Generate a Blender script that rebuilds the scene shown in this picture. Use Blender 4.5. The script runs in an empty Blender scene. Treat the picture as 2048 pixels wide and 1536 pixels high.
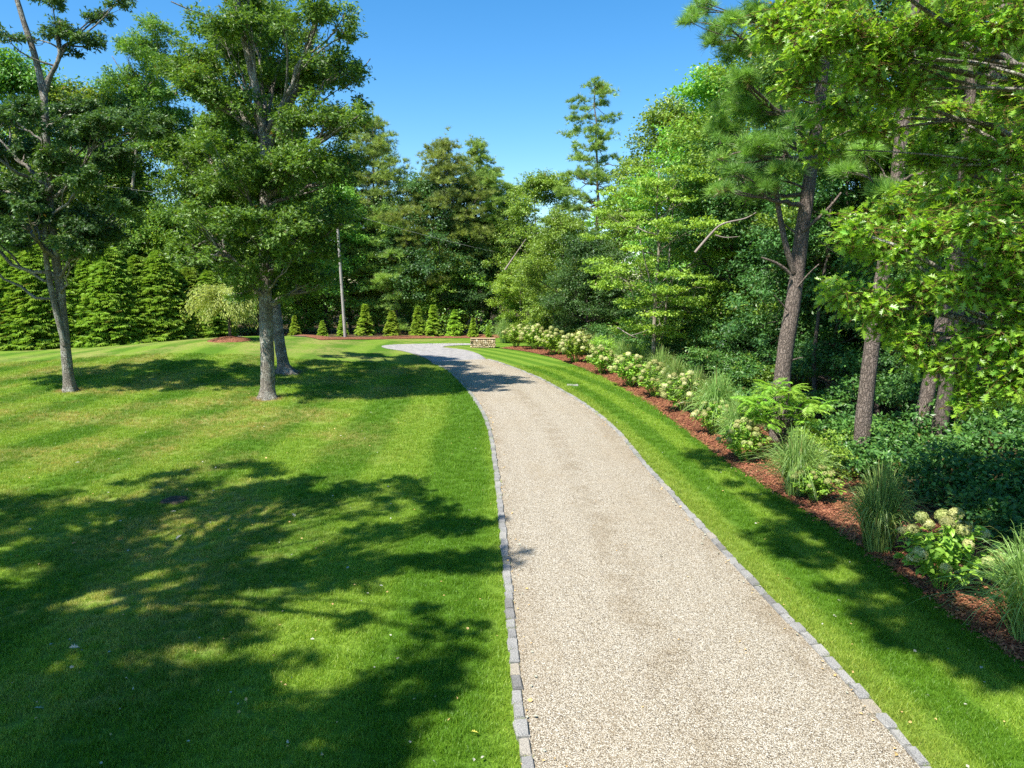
import bpy, math, random
import numpy as np
from math import radians, sin, cos, pi, sqrt, exp

sc = bpy.context.scene
COL = sc.collection

# ------------------------------------------------------------------ camera, sky, sun, exposure
CAM_H, PITCH, FPX = 4.4, radians(8.0), 1421.0
cam_d = bpy.data.cameras.new('camera'); cam = bpy.data.objects.new('camera', cam_d); COL.objects.link(cam)
cam_d.sensor_width = 36.0; cam_d.lens = 36.0 * FPX / 2048.0
cam_d.clip_start = 0.1; cam_d.clip_end = 3000
cam.location = (0, 0, CAM_H); cam.rotation_euler = (pi / 2 - PITCH, 0, 0)
sc.camera = cam

SUN_EL = radians(57); SUN_AZ = math.atan2(-0.70, -0.71)      # towards the sun: behind the viewer, to the left
SUNV = (cos(SUN_EL) * sin(SUN_AZ), cos(SUN_EL) * cos(SUN_AZ), sin(SUN_EL))
w = bpy.data.worlds.new('World'); sc.world = w; w.use_nodes = True
nt = w.node_tree; nt.nodes.clear()
sky = nt.nodes.new('ShaderNodeTexSky'); sky.sky_type = 'NISHITA'; sky.sun_disc = False
sky.sun_elevation = SUN_EL; sky.sun_rotation = SUN_AZ
sky.altitude = 0; sky.air_density = 1.0; sky.dust_density = 0.25; sky.ozone_density = 3.0
hs = nt.nodes.new('ShaderNodeHueSaturation'); hs.inputs['Saturation'].default_value = 1.34; hs.inputs['Hue'].default_value = 0.497
bg = nt.nodes.new('ShaderNodeBackground'); bg.inputs['Strength'].default_value = 0.10
wo = nt.nodes.new('ShaderNodeOutputWorld')
nt.links.new(sky.outputs[0], hs.inputs['Color']); nt.links.new(hs.outputs[0], bg.inputs[0]); nt.links.new(bg.outputs[0], wo.inputs[0])
sd = bpy.data.lights.new('sun', 'SUN'); sd.energy = 5.0; sd.angle = radians(0.53); sd.color = (1.0, 0.945, 0.86)
sun = bpy.data.objects.new('sun', sd); COL.objects.link(sun)
from mathutils import Vector
sun.rotation_euler = Vector(SUNV).to_track_quat('Z', 'Y').to_euler(); sun.location = (-30, -30, 60)
sc.view_settings.view_transform = 'Standard'; sc.view_settings.look = 'None'
sc.view_settings.exposure = 1.15; sc.view_settings.gamma = 1.0; sc.view_settings.use_curve_mapping = False
sc.cycles.max_bounces = 6; sc.cycles.diffuse_bounces = 4; sc.cycles.transmission_bounces = 4; sc.cycles.glossy_bounces = 2
sc.cycles.sample_clamp_indirect = 4; sc.cycles.use_denoising = False
sc.render.film_transparent = False

# ------------------------------------------------------------------ survey: where a sight line meets the land
def height(x, y):
    return 1.0 * np.exp(-(((x + 17.5) / 8.5) ** 2 + ((y - 44.5) / 11.0) ** 2)) + 0.0 * x

def ray(px, py):
    a = (px - 1024) / FPX; b = -(py - 768) / FPX
    return np.array([a, cos(PITCH) + b * sin(PITCH), -sin(PITCH) + b * cos(PITCH)])

def at(px, py, Y):                       # the point of a sight line that lies Y metres ahead
    d = ray(px, py); t = Y / d[1]
    return np.array([d[0] * t, Y, CAM_H + d[2] * t])

def ground(px, py):                      # the point of a sight line on the ground
    d = ray(px, py); z = 0.0
    for _ in range(12):
        t = (z - CAM_H) / d[2]; p = d * t; z = float(height(p[0], p[1]))
    return np.array([p[0], p[1], z])

def gpoly(pts): return np.array([ground(*p) for p in pts])

# ------------------------------------------------------------------ mesh helpers
def tag(o, label=None, cat=None, group=None, kind=None):
    if label: o['label'] = label
    if cat: o['category'] = cat
    if group: o['group'] = group
    if kind: o['kind'] = kind
    return o

def empty(name, loc, label, cat, group=None, rz=0.0, s=1.0):
    o = bpy.data.objects.new(name, None); COL.objects.link(o); o.empty_display_size = 0.3
    o.location = loc; o.rotation_euler = (0, 0, rz); o.scale = (s, s, s)
    return tag(o, label, cat, group)

def mesh(name, V, faces, mat, tint=None, smooth=False):
    """V (N,3); faces: list of int arrays (M,k)"""
    me = bpy.data.meshes.new(name)
    V = np.ascontiguousarray(V, dtype=np.float32)
    faces = [np.asarray(f, dtype=np.int32) for f in faces if len(f)]
    me.vertices.add(len(V)); me.vertices.foreach_set('co', V.ravel())
    loops = np.concatenate([f.ravel() for f in faces]); me.loops.add(len(loops)); me.loops.foreach_set('vertex_index', loops)
    tot = np.concatenate([np.full(len(f), f.shape[1], dtype=np.int32) for f in faces])
    st = np.concatenate([[0], np.cumsum(tot)[:-1]]).astype(np.int32)
    me.polygons.add(len(tot)); me.polygons.foreach_set('loop_start', st)
    if smooth: me.polygons.foreach_set('use_smooth', np.ones(len(tot), dtype=bool))
    else: me.polygons.foreach_set('use_smooth', np.zeros(len(tot), dtype=bool))
    if tint is not None:
        a = me.attributes.new('tint', 'FLOAT', 'FACE'); a.data.foreach_set('value', np.asarray(tint, dtype=np.float32))
    me.materials.append(mat); me.update(calc_edges=True)
    return me

def link(name, me, parent=None):
    o = bpy.data.objects.new(name, me); COL.objects.link(o)
    if parent is not None: o.parent = parent
    return o

def copy_tree(o, parent=None):
    c = o.copy(); COL.objects.link(c)
    if parent is not None: c.parent = parent
    for ch in list(o.children): copy_tree(ch, c)
    return c

def norm(v): return v / (np.linalg.norm(v, axis=-1, keepdims=True) + 1e-9)

def tube(path, rad, sides=8, rough=0.0, rng=None, cap=True, lobes=None):
    P = np.asarray(path, float); n = len(P); R = np.broadcast_to(np.asarray(rad, float), (n,))
    T = norm(np.gradient(P, axis=0)); ref = np.array([0.31, 0.95, 0.05]) if abs(T[0][2]) > .6 else np.array([0, 0, 1.0])
    A = norm(np.cross(T, ref)); B = np.cross(T, A)
    th = np.linspace(0, 2 * pi, sides, endpoint=False)
    k = np.ones((n, sides))
    if rng is not None and rough: k += rng.normal(0, rough, (n, sides))
    if lobes is not None: k += lobes(np.arange(n)[:, None] / max(1, n - 1), th[None, :])
    V = P[:, None, :] + (R[:, None] * k)[:, :, None] * (np.cos(th)[None, :, None] * A[:, None, :] + np.sin(th)[None, :, None] * B[:, None, :])
    V = V.reshape(-1, 3)
    i = np.arange(n - 1)[:, None] * sides; j = np.arange(sides)[None, :]; j2 = (j + 1) % sides
    F = np.stack([i + j, i + j2, i + sides + j2, i + sides + j], -1).reshape(-1, 4)
    if cap and sides >= 3:
        V = np.vstack([V, P[-1:] + T[-1:] * R[-1] * .3]); c = len(V) - 1; b = (n - 1) * sides
        tri = np.stack([b + j[0], b + j2[0], np.full(sides, c), np.full(sides, c)], -1)
        F = np.vstack([F, np.stack([b + j[0], b + j2[0], np.full(sides, c), b + j[0]], -1)[:0]]) if False else F
        return V, F, np.stack([b + j[0], b + j2[0], np.full(sides, c)], -1)
    return V, F, np.zeros((0, 3), int)

class Acc:
    def __init__(s): s.V = []; s.Q = []; s.T = []; s.n = 0; s.tq = []; s.tt = []
    def add(s, V, Q=None, T=None, tint=.5):
        s.V.append(V)
        if Q is not None and len(Q): s.Q.append(np.asarray(Q) + s.n); s.tq.append(np.broadcast_to(tint, (len(Q),)))
        if T is not None and len(T): s.T.append(np.asarray(T) + s.n); s.tt.append(np.broadcast_to(tint, (len(T),)))
        s.n += len(V)
    def tube(s, *a, tint=.5, **k): V, Q, T = tube(*a, **k); s.add(V, Q, T, tint)
    def mesh(s, name, mat, smooth=False):
        f = []; t = []
        if s.Q: f.append(np.vstack(s.Q)); t.append(np.concatenate(s.tq))
        if s.T: f.append(np.vstack(s.T)); t.append(np.concatenate(s.tt))
        return mesh(name, np.vstack(s.V), f, mat, np.concatenate(t), smooth)

def bez(a, b, c, n):
    t = np.linspace(0, 1, n)[:, None]
    return (1 - t) ** 2 * a + 2 * t * (1 - t) * b + t * t * c

def spline(pts, n):
    """Catmull-Rom through pts"""
    P = np.asarray(pts, float)
    if len(P) < 3: return P[0] + (P[-1] - P[0]) * np.linspace(0, 1, n)[:, None]
    Q = np.vstack([2 * P[0] - P[1], P, 2 * P[-1] - P[-2]])
    out = []
    for s in np.linspace(0, len(P) - 1 - 1e-6, n):
        i = int(s); t = s - i; p0, p1, p2, p3 = Q[i:i + 4]
        out.append(.5 * (2 * p1 + (p2 - p0) * t + (2 * p0 - 5 * p1 + 4 * p2 - p3) * t * t + (3 * p1 - p0 - 3 * p2 + p3) * t ** 3))
    return np.array(out)

# ------------------------------------------------------------------ leaf templates (axis +Y, normal +Z, unit length)
def T_kite(wd=.5):
    return (np.array([[0, 0, 0], [-wd / 2, .45, .09], [0, 1, -.04], [wd / 2, .45, .09]]), np.array([[0, 3, 2], [0, 2, 1]]))
def T_star():
    return (np.array([[-.07, 0, 0], [.07, 0, 0], [0, 1, -.06], [0, .1, 0], [0, .5, 0], [-.5, .72, .1], [.5, .72, .1], [-.33, .3, .06], [.33, .3, .06]]),
            np.array([[0, 1, 2], [3, 4, 5], [3, 6, 4]]))
def T_oak():
    st = [0, .14, .27, .37, .50, .59, .72, .80, 1.0]; hw = [.02, .05, .25, .07, .38, .09, .30, .10, .0]
    V = []; sw = [0, 0, .08, 0, .13, 0, .13, 0, 0]
    for t, h, s in zip(st, hw, sw):
        dz = -.12 * t * t
        V += [[0, t, dz], [-h, t + s, dz + h * .35], [h, t + s, dz + h * .35]]
    F = []
    for i in range(len(st) - 1):
        a, b = 3 * i, 3 * i + 3
        F += [[a, b, b + 1], [a, b + 1, a + 1], [a, a + 2, b + 2], [a, b + 2, b]]
    return np.array(V), np.array(F)
def T_ovate():
    V = [[0, 0, 0], [-.2, .12, .05], [.2, .12, .05], [-.34, .4, .1], [.34, .4, .1], [-.2, .75, .03], [.2, .75, .03], [0, 1, -.12], [0, .4, 0]]
    F = [[0, 8, 1], [1, 8, 3], [3, 8, 5], [5, 8, 7], [7, 8, 6], [6, 8, 4], [4, 8, 2], [2, 8, 0]]
    return np.array(V), np.array(F)
def T_tuft(n, wd, rng, spread=1.15):
    V = []; F = []
    for i in range(n):
        th = 2 * pi * (i * .618 + rng.random() * .2); ph = spread * sqrt((i + .5) / n) * (0.85 + .3 * rng.random())
        d = np.array([sin(ph) * cos(th), cos(ph), sin(ph) * sin(th)]); L = .75 + .3 * rng.random()
        s = norm(np.cross(d, rng.normal(size=3))) * wd / 2; o = d * .05
        V += [o - s, o + s, d * L]; F.append([3 * i, 3 * i + 1, 3 * i + 2])
    return np.array(V), np.array(F)
def T_spray(rng):
    V = []; F = []
    for i, a in enumerate([-62, -38, -14, 10, 34, 58]):
        a = radians(a + rng.uniform(-6, 6)); L = (.62 + .38 * cos(a * 1.2)) * rng.uniform(.85, 1.1); d = np.array([sin(a), cos(a), 0]); s = np.array([cos(a), -sin(a), 0]) * .085
        V += [d * .02 - s * .6, d * .02 + s * .6, d * L * .6 + s + [0, 0, .05], d * L + [0, 0, -.16 * L], d * L * .6 - s + [0, 0, .05]]
        b = 5 * i; F += [[b, b + 1, b + 2], [b, b + 2, b + 3], [b, b + 3, b + 4]]
    return np.array(V), np.array(F)

def scatter(tmpl, pos, axis, nrm, size, tint):
    """copies of a template; -> V, T, tint per triangle"""
    TV, TF = tmpl; a = norm(axis); x = norm(np.cross(a, nrm)); n = np.cross(x, a); N = len(pos)
    size = np.broadcast_to(size, (N,))[:, None, None]
    V = pos[:, None, :] + size * (TV[None, :, 0:1] * x[:, None] + TV[None, :, 1:2] * a[:, None] + TV[None, :, 2:3] * n[:, None])
    F = (np.arange(N) * len(TV))[:, None, None] + TF[None]
    return V.reshape(-1, 3), F.reshape(-1, 3), np.repeat(np.broadcast_to(tint, (N,)), len(TF))

def multi_scatter(tmpls, rng, pos, axis, nrm, size, tint, acc):
    k = rng.integers(0, len(tmpls), len(pos)); size = np.broadcast_to(size, (len(pos),)); tint = np.broadcast_to(tint, (len(pos),))
    for i, t in enumerate(tmpls):
        m = k == i
        if m.any():
            V, T, tt = scatter(t, pos[m], axis[m], nrm[m], size[m], tint[m]); acc.add(V, None, T, tt)

# ------------------------------------------------------------------ materials
def new_mat(name):
    m = bpy.data.materials.new(name); m.use_nodes = True; n = m.node_tree; n.nodes.clear()
    return m, n, n.nodes.new('ShaderNodeOutputMaterial')
class NB:
    def __init__(s, nt): s.nt = nt
    def __call__(s, t, **kw):
        n = s.nt.nodes.new('ShaderNode' + t)
        for k, v in kw.items():
            if hasattr(n, k) and k not in ('Scale',): setattr(n, k, v)
        return n
    def l(s, a, b): s.nt.links.new(a, b)
    def val(s, sock, v):
        if isinstance(v, (int, float)): sock.default_value = v
        elif isinstance(v, (tuple, list)): sock.default_value = v
        else: s.l(v, sock)
    def math(s, op, a, b=None, c=None, clamp=False):
        n = s('Math'); n.operation = op; n.use_clamp = clamp; s.val(n.inputs[0], a)
        if b is not None: s.val(n.inputs[1], b)
        if c is not None: s.val(n.inputs[2], c)
        return n.outputs[0]
    def mix(s, f, a, b, mode='MIX'):
        n = s('Mix'); n.data_type = 'RGBA'; n.blend_type = mode; n.clamp_factor = True
        s.val(n.inputs[0], f); s.val(n.inputs[6], a if not isinstance(a, tuple) else (*a, 1) if len(a) == 3 else a)
        s.val(n.inputs[7], b if not isinstance(b, tuple) else (*b, 1) if len(b) == 3 else b); return n.outputs[2]
    def noise(s, scale, detail=3, rough=.55, vec=None, dist=0.0):
        n = s('TexNoise'); n.inputs['Scale'].default_value = scale; n.inputs['Detail'].default_value = detail
        n.inputs['Roughness'].default_value = rough; n.inputs['Distortion'].default_value = dist
        if vec is not None: s.l(vec, n.inputs['Vector'])
        return n.outputs['Fac']
    def voro(s, scale, vec, feature='F1', rand=1.0):
        n = s('TexVoronoi'); n.feature = feature; n.inputs['Scale'].default_value = scale; n.inputs['Randomness'].default_value = rand
        s.l(vec, n.inputs['Vector']); return n
    def ramp(s, f, stops):
        n = s('ValToRGB'); e = n.color_ramp.elements
        while len(e) < len(stops): e.new(.5)
        for el, (p, c) in zip(e, stops): el.position = p; el.color = (*c, 1) if len(c) == 3 else c
        s.l(f, n.inputs[0]); return n.outputs[0]
    def step(s, f, lo, hi):
        n = s('MapRange'); n.interpolation_type = 'SMOOTHSTEP'; s.val(n.inputs[0], f); n.inputs[1].default_value = lo; n.inputs[2].default_value = hi
        return n.outputs[0]
    def bump(s, h, strength, dist):
        n = s('Bump'); n.inputs['Strength'].default_value = strength; n.inputs['Distance'].default_value = dist; s.l(h, n.inputs['Height']); return n.outputs[0]
    def pos(s): return s('NewGeometry').outputs['Position']
    def obj(s): return s('TexCoord').outputs['Object']
    def stretch(s, vec, sx, sy, sz):
        n = s('Mapping'); n.inputs['Scale'].default_value = (sx, sy, sz); s.l(vec, n.inputs['Vector']); return n.outputs[0]
    def principled(s, col, rough=.8, spec=.3, normal=None):
        p = s('BsdfPrincipled'); s.val(p.inputs['Base Color'], col if not isinstance(col, tuple) else (*col, 1) if len(col) == 3 else col)
        s.val(p.inputs['Roughness'], rough); p.inputs['Specular IOR Level'].default_value = spec
        if normal is not None: s.l(normal, p.inputs['Normal'])
        return p.outputs[0]

LEAF_GAIN = 2.25
def leaf_mat(name, dark, light, odd=None, transl=.35, tcol=None, rough=.45, spec=.45, vary=.12):
    """tint attribute 0..1 is each leaf's own hue"""
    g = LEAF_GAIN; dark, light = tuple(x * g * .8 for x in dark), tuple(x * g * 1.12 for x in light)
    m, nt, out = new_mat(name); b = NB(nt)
    at_ = b('Attribute'); at_.attribute_name = 'tint'; t = at_.outputs['Fac']
    stops = [(0, dark), (.9, light)] + ([(1.0, odd)] if odd else [])
    col = b.ramp(t, stops)
    oi = b('ObjectInfo'); r = oi.outputs['Random']
    hsv = b('HueSaturation'); b.l(col, hsv.inputs['Color'])
    b.l(b.math('MULTIPLY_ADD', r, vary * .22, .5 - vary * .11), hsv.inputs['Hue'])
    b.l(b.math('MULTIPLY_ADD', r, vary * 2.4, 1 - vary * 1.2), hsv.inputs['Value'])
    c = hsv.outputs[0]
    p = b.principled(c, rough, spec)
    tr = b('BsdfTranslucent'); b.l(b.mix(1.0, c, tcol or (1.55, 1.45, .6), 'MULTIPLY'), tr.inputs[0])
    mx = b('MixShader'); mx.inputs[0].default_value = transl; b.l(p, mx.inputs[1]); b.l(tr.outputs[0], mx.inputs[2])
    b.l(mx.outputs[0], out.inputs[0]); return m

def bark_mat(name, base, groove, lichen, lich_amt=.5, vs=(9, 9, 2.2), bump=.6):
    m, nt, out = new_mat(name); b = NB(nt); o = b.obj()
    dn = b('TexNoise'); dn.inputs['Scale'].default_value = 5; dn.inputs['Detail'].default_value = 4; b.l(o, dn.inputs['Vector'])
    va = b('VectorMath'); va.operation = 'MULTIPLY_ADD'; b.l(dn.outputs['Color'], va.inputs[0]); va.inputs[1].default_value = (.16, .16, .5); b.l(o, va.inputs[2])
    v = b.stretch(va.outputs[0], *vs); vo = b.voro(1.9, v, 'DISTANCE_TO_EDGE'); n1 = b.noise(3.4, 6, .7, v); n3 = b.noise(1.3, 4, .6, v)
    e = b.math('MULTIPLY', b.step(vo.outputs['Distance'], .0, .16), b.step(n1, .25, .5))
    c = b.mix(b.math('MULTIPLY_ADD', e, .8, .1), groove, base); c = b.mix(b.math('MULTIPLY', n3, .75), c, tuple(x * .6 for x in base))
    l = b.step(b.noise(2.2, 6, .7, o), 1 - lich_amt, 1.12 - lich_amt); c = b.mix(b.math('MULTIPLY', b.math('MULTIPLY', l, b.step(n1, .35, .65)), .85), c, lichen)
    h = b.math('ADD', e, b.math('MULTIPLY', n1, .8))
    b.l(b.principled(c, .9, .15, b.bump(h, bump, .025)), out.inputs[0]); return m

M = {}
M['oak_leaf'] = leaf_mat('oak_leaf', (.020, .060, .012), (.075, .150, .020), (.17, .13, .03), .36, rough=.46, spec=.4)
M['oak_leaf_near'] = leaf_mat('oak_leaf_near', (.036, .105, .012), (.130, .240, .024), (.22, .21, .03), .46, rough=.36, spec=.65)
M['shade_oak_leaf'] = leaf_mat('shade_oak_leaf', (.014, .045, .016), (.045, .100, .022), (.09, .08, .02), .32, rough=.46, spec=.4)  # oak leaf with the shade inside the crowns put into its colour
M['broad_leaf'] = leaf_mat('broad_leaf', (.030, .075, .012), (.115, .190, .024), (.17, .17, .03), .32, rough=.42, spec=.45, vary=.22)
M['light_leaf'] = leaf_mat('light_leaf', (.055, .115, .012), (.15, .22, .028), (.20, .19, .03), .36, vary=.15)
M['pine_needle'] = leaf_mat('pine_needle', (.040, .076, .018), (.140, .190, .034), (.16, .14, .03), .2, rough=.5, spec=.4, vary=.15)
M['near_needle'] = leaf_mat('near_needle', (.032, .085, .016), (.110, .200, .030), (.17, .15, .04), .25, rough=.45, spec=.4, vary=0)
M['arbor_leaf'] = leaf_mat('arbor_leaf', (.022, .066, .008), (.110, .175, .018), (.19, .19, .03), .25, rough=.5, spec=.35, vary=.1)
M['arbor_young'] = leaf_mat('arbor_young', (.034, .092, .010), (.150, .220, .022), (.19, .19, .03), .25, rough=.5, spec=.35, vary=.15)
M['weeping_leaf'] = leaf_mat('weeping_leaf', (.09, .12, .03), (.22, .23, .07), (.25, .22, .08), .35)
M['under_leaf'] = leaf_mat('under_leaf', (.013, .044, .012), (.050, .104, .018), (.14, .11, .03), .3, rough=.42, spec=.4, vary=.2)  # colour darkened to stand in for canopy shade over the undergrowth
M['sumac_leaf'] = leaf_mat('sumac_leaf', (.060, .125, .014), (.115, .20, .022), None, .35, rough=.5, spec=.3)
M['hyd_leaf'] = leaf_mat('hyd_leaf', (.045, .110, .016), (.145, .225, .028), (.22, .23, .04), .36)
LEAF_GAIN = 1.0
M['hyd_flower'] = leaf_mat('hyd_flower', (.33, .38, .10), (.56, .56, .25), (.68, .67, .45), .3, (1.1, 1.1, .9), .6, .2, vary=.12)
LEAF_GAIN = 2.1
M['grass_blade'] = leaf_mat('grass_blade', (.060, .120, .026), (.150, .220, .060), (.30, .29, .10), .3, rough=.4, spec=.45)
LEAF_GAIN = 1.0
M['oak_bark'] = bark_mat('oak_bark', (.33, .295, .24), (.075, .062, .05), (.52, .52, .45), .54, (10, 10, 3), 1.0)
M['pine_bark'] = bark_mat('pine_bark', (.26, .21, .175), (.055, .042, .035), (.30, .27, .22), .35, (9, 9, 3.2), .9)
M['dark_bark'] = bark_mat('dark_bark', (.17, .14, .115), (.04, .032, .026), (.22, .21, .18), .35, (11, 11, 3), .7)
M['pale_bark'] = bark_mat('pale_bark', (.34, .30, .23), (.16, .13, .10), (.42, .40, .33), .5, (12, 12, 4), .4)
M['dead_wood'] = bark_mat('dead_wood', (.36, .31, .27), (.18, .14, .12), (.42, .39, .35), .4, (20, 20, 3), .4)
M['twig'] = bark_mat('twig', (.20, .13, .05), (.13, .08, .03), (.22, .15, .06), .3, (20, 20, 8), .2)

def simple_mat(name, c, rough=.7, n=8, amt=.3, bump=.2, spec=.3):
    m, nt, out = new_mat(name); b = NB(nt); o = b.obj(); f = b.noise(n, 5, .65, o)
    col = b.mix(f, tuple(x * (1 - amt) for x in c), tuple(min(1, x * (1 + amt)) for x in c))
    b.l(b.principled(col, rough, spec, b.bump(f, bump, .02)), out.inputs[0]); return m

# lawn: mowing bands, dry patches, blade-scale grain
def lawn_colour(b, grain=True):
    p = b.pos(); sx = b('SeparateXYZ'); b.l(p, sx.inputs[0]); X, Y = sx.outputs[0], sx.outputs[1]
    wob = b.math('MULTIPLY', b.math('SUBTRACT', b.noise(.35, 2, .5, p), .5), .9)
    # left lawn: bands along the drive
    u = b.math('ADD', b.math('MULTIPLY_ADD', Y, .035, X), wob)
    s1 = b.math('SINE', b.math('MULTIPLY', u, 2 * pi / 2.9))
    # right lawn: bands follow the curve of the drive
    yy = b.math('MULTIPLY', Y, Y)
    edge = b.math('ADD', b.math('MULTIPLY_ADD', Y, XR[2], XR[3]), b.math('ADD', b.math('MULTIPLY', yy, XR[1]), b.math('MULTIPLY', b.math('MULTIPLY', yy, Y), XR[0])))
    ur = b.math('SUBTRACT', X, edge)
    s2 = b.math('SINE', b.math('MULTIPLY', b.math('ADD', ur, b.math('MULTIPLY', wob, .4)), 2 * pi / 1.25))
    right = b.step(ur, -.6, -.2)
    st = b.math('ADD', b.math('MULTIPLY', s1, b.math('SUBTRACT', 1.0, right)), b.math('MULTIPLY', s2, right))
    st = b.step(st, -.55, .55)
    c = b.mix(st, (.100, .215, .014), (.195, .315, .032))
    dry = b.step(b.noise(.28, 4, .62, p), .40, .64); dl = b.math('MULTIPLY', dry, b.step(X, -1.5, -6.0))
    fine = b.noise(5, 4, .7, p)
    c = b.mix(b.math('MULTIPLY', dl, b.step(fine, .3, .65)), c, (.37, .33, .11))
    c = b.mix(b.math('MULTIPLY', b.step(b.noise(1.7, 4, .65, p), .5, .75), .5), c, (.115, .245, .012))
    for (tx, ty, tr_) in ((-9.39, 26.94, .75), (-10.86, 33.7, .95), (-17.89, 28.4, .6)):
        dx, dy = b.math('SUBTRACT', X, tx), b.math('SUBTRACT', Y, ty); q = b.math('SQRT', b.math('ADD', b.math('MULTIPLY', dx, dx), b.math('MULTIPLY', dy, dy)))
        c = b.mix(b.math('MULTIPLY', b.step(b.math('ADD', q, b.math('MULTIPLY', b.noise(2.5, 3, .6, p), .5)), tr_ + .35, tr_ - .1), .85), c, (.30, .21, .10))
    # a dry fringe beside the stone edging
    fr = b.math('MULTIPLY', b.step(b.math('ABSOLUTE', b.math('SUBTRACT', ur, .15)), .75, .0), .55)
    c = b.mix(b.math('MULTIPLY', fr, fine), c, (.26, .26, .07))
    return c, p

# right-hand edge of the gravel, used by the lawn bands and the layout
DRIVE_L = gpoly([(1066, 1536), (1050, 1440), (1040, 1340), (1030, 1250), (1021, 1150), (1012, 1060), (1003, 990), (994, 920), (985, 872), (972, 832), (950, 796), (925, 766), (897, 741), (866, 725)])
DRIVE_R = gpoly([(1838, 1536), (1745, 1430), (1630, 1303), (1540, 1213), (1478, 1145), (1412, 1073), (1350, 1003), (1285, 930), (1237, 870), (1196, 832), (1155, 802), (1120, 781), (1080, 759), (1040, 742), (1000, 727), (973, 719)])
XR = [float(v) for v in np.polyfit(DRIVE_R[:, 1], DRIVE_R[:, 0], 3)]

m, nt_, out = new_mat('lawn_turf'); b = NB(nt_); c, p = lawn_colour(b)
g1 = b.noise(60, 3, .7, b.stretch(p, 1, .45, 1)); g2 = b.noise(14, 4, .65, p)
c = b.mix(b.step(g1, .35, .62), b.mix(1.0, c, (.5, .52, .5), 'MULTIPLY'), c)
c = b.mix(b.math('MULTIPLY', g2, .5), c, b.mix(1.0, c, (.55, .6, .5), 'MULTIPLY'))
b.l(b.principled(c, .85, .15, b.bump(b.math('ADD', g1, g2), .8, .04)), out.inputs[0]); M['lawn'] = m
m, nt_, out = new_mat('turf_blade'); b = NB(nt_); c, p = lawn_colour(b)
oi = b('ObjectInfo'); at_ = b('Attribute'); at_.attribute_name = 'tint'
c = b.mix(1.0, c, b.ramp(at_.outputs['Fac'], [(0, (.75, .85, .7)), (.6, (1.15, 1.15, 1.0)), (.88, (1.5, 1.35, 1.3)), (1, (2.2, 1.7, 2.5))]), 'MULTIPLY')
tr = b('BsdfTranslucent'); b.l(b.mix(1.0, c, (1.5, 1.4, .6), 'MULTIPLY'), tr.inputs[0])
mx = b('MixShader'); mx.inputs[0].default_value = .35; b.l(b.principled(c, .45, .35), mx.inputs[1]); b.l(tr.outputs[0], mx.inputs[2]); b.l(mx.outputs[0], out.inputs[0]); M['turf_blade'] = m

# gravel: stones of many colours set in a pale bed
m, nt_, out = new_mat('gravel'); b = NB(nt_); p = b.pos()
vo = b.voro(92, p); sep = b('SeparateColor'); b.l(vo.outputs['Color'], sep.inputs[0])
c = b.ramp(sep.outputs[0], [(0, (.04, .037, .035)), (.14, (.09, .08, .065)), (.24, (.26, .215, .15)), (.45, (.395, .345, .25)), (.7, (.53, .485, .39)), (1, (.69, .66, .58))])
c = b.mix(b.step(vo.outputs['Distance'], .40, .75), c, (.18, .145, .095))
big = b.noise(.5, 4, .6, b.stretch(p, 1, .35, 1)); c = b.mix(b.math('MULTIPLY', b.step(big, .45, .75), .38), c, (.27, .21, .13))
c = b.mix(b.math('MULTIPLY', b.step(b.noise(3, 5, .7, p), .5, .75), .3), c, (.30, .24, .16))
sx = b('SeparateXYZ'); b.l(p, sx.inputs[0]); X, Y = sx.outputs[0], sx.outputs[1]; yy = b.math('MULTIPLY', Y, Y)
mid = b.math('ADD', b.math('ADD', b.math('MULTIPLY_ADD', Y, XR[2], XR[3] - 1.85), b.math('MULTIPLY', yy, XR[1])), b.math('MULTIPLY', b.math('MULTIPLY', yy, Y), XR[0]))
lat = b.math('ABSOLUTE', b.math('ADD', b.math('SUBTRACT', X, mid), b.math('MULTIPLY', b.math('SUBTRACT', b.noise(.6, 3, .6, p), .5), .9)))
strip = b.math('MULTIPLY', b.math('MAXIMUM', b.step(lat, .5, .05), b.step(lat, 1.35, 1.75)), b.step(b.noise(1.6, 5, .72, p), .38, .62))
c = b.mix(b.math('MULTIPLY', strip, .36), c, b.mix(1.0, c, (.56, .47, .34), 'MULTIPLY'))
v2 = b.voro(11, p); c = b.mix(b.math('MULTIPLY', b.step(v2.outputs['Distance'], .09, .05), .8), c, (.11, .09, .08))
b.l(b.principled(c, .85, .25, b.bump(b.math('SUBTRACT', 1.0, vo.outputs['Distance']), .9, .012)), out.inputs[0]); M['gravel'] = m

m, nt_, out = new_mat('mulch'); b = NB(nt_); p = b.pos()
vo = b.voro(34, b.stretch(p, 1, .6, 1)); sep = b('SeparateColor'); b.l(vo.outputs['Color'], sep.inputs[0])
c = b.ramp(sep.outputs[0], [(0, (.045, .018, .011)), (.35, (.16, .058, .032)), (.7, (.26, .105, .055)), (1, (.40, .20, .12))])
c = b.mix(b.math('MULTIPLY', b.noise(1.2, 4, .6, p), .35), c, (.25, .12, .07))
b.l(b.principled(c, .9, .1, b.bump(vo.outputs['Distance'], 1.0, .04)), out.inputs[0]); M['mulch'] = m
M['chip'] = leaf_mat('chip', (.09, .032, .018), (.33, .14, .075), (.45, .27, .17), .0, rough=.85, spec=.1)

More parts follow.
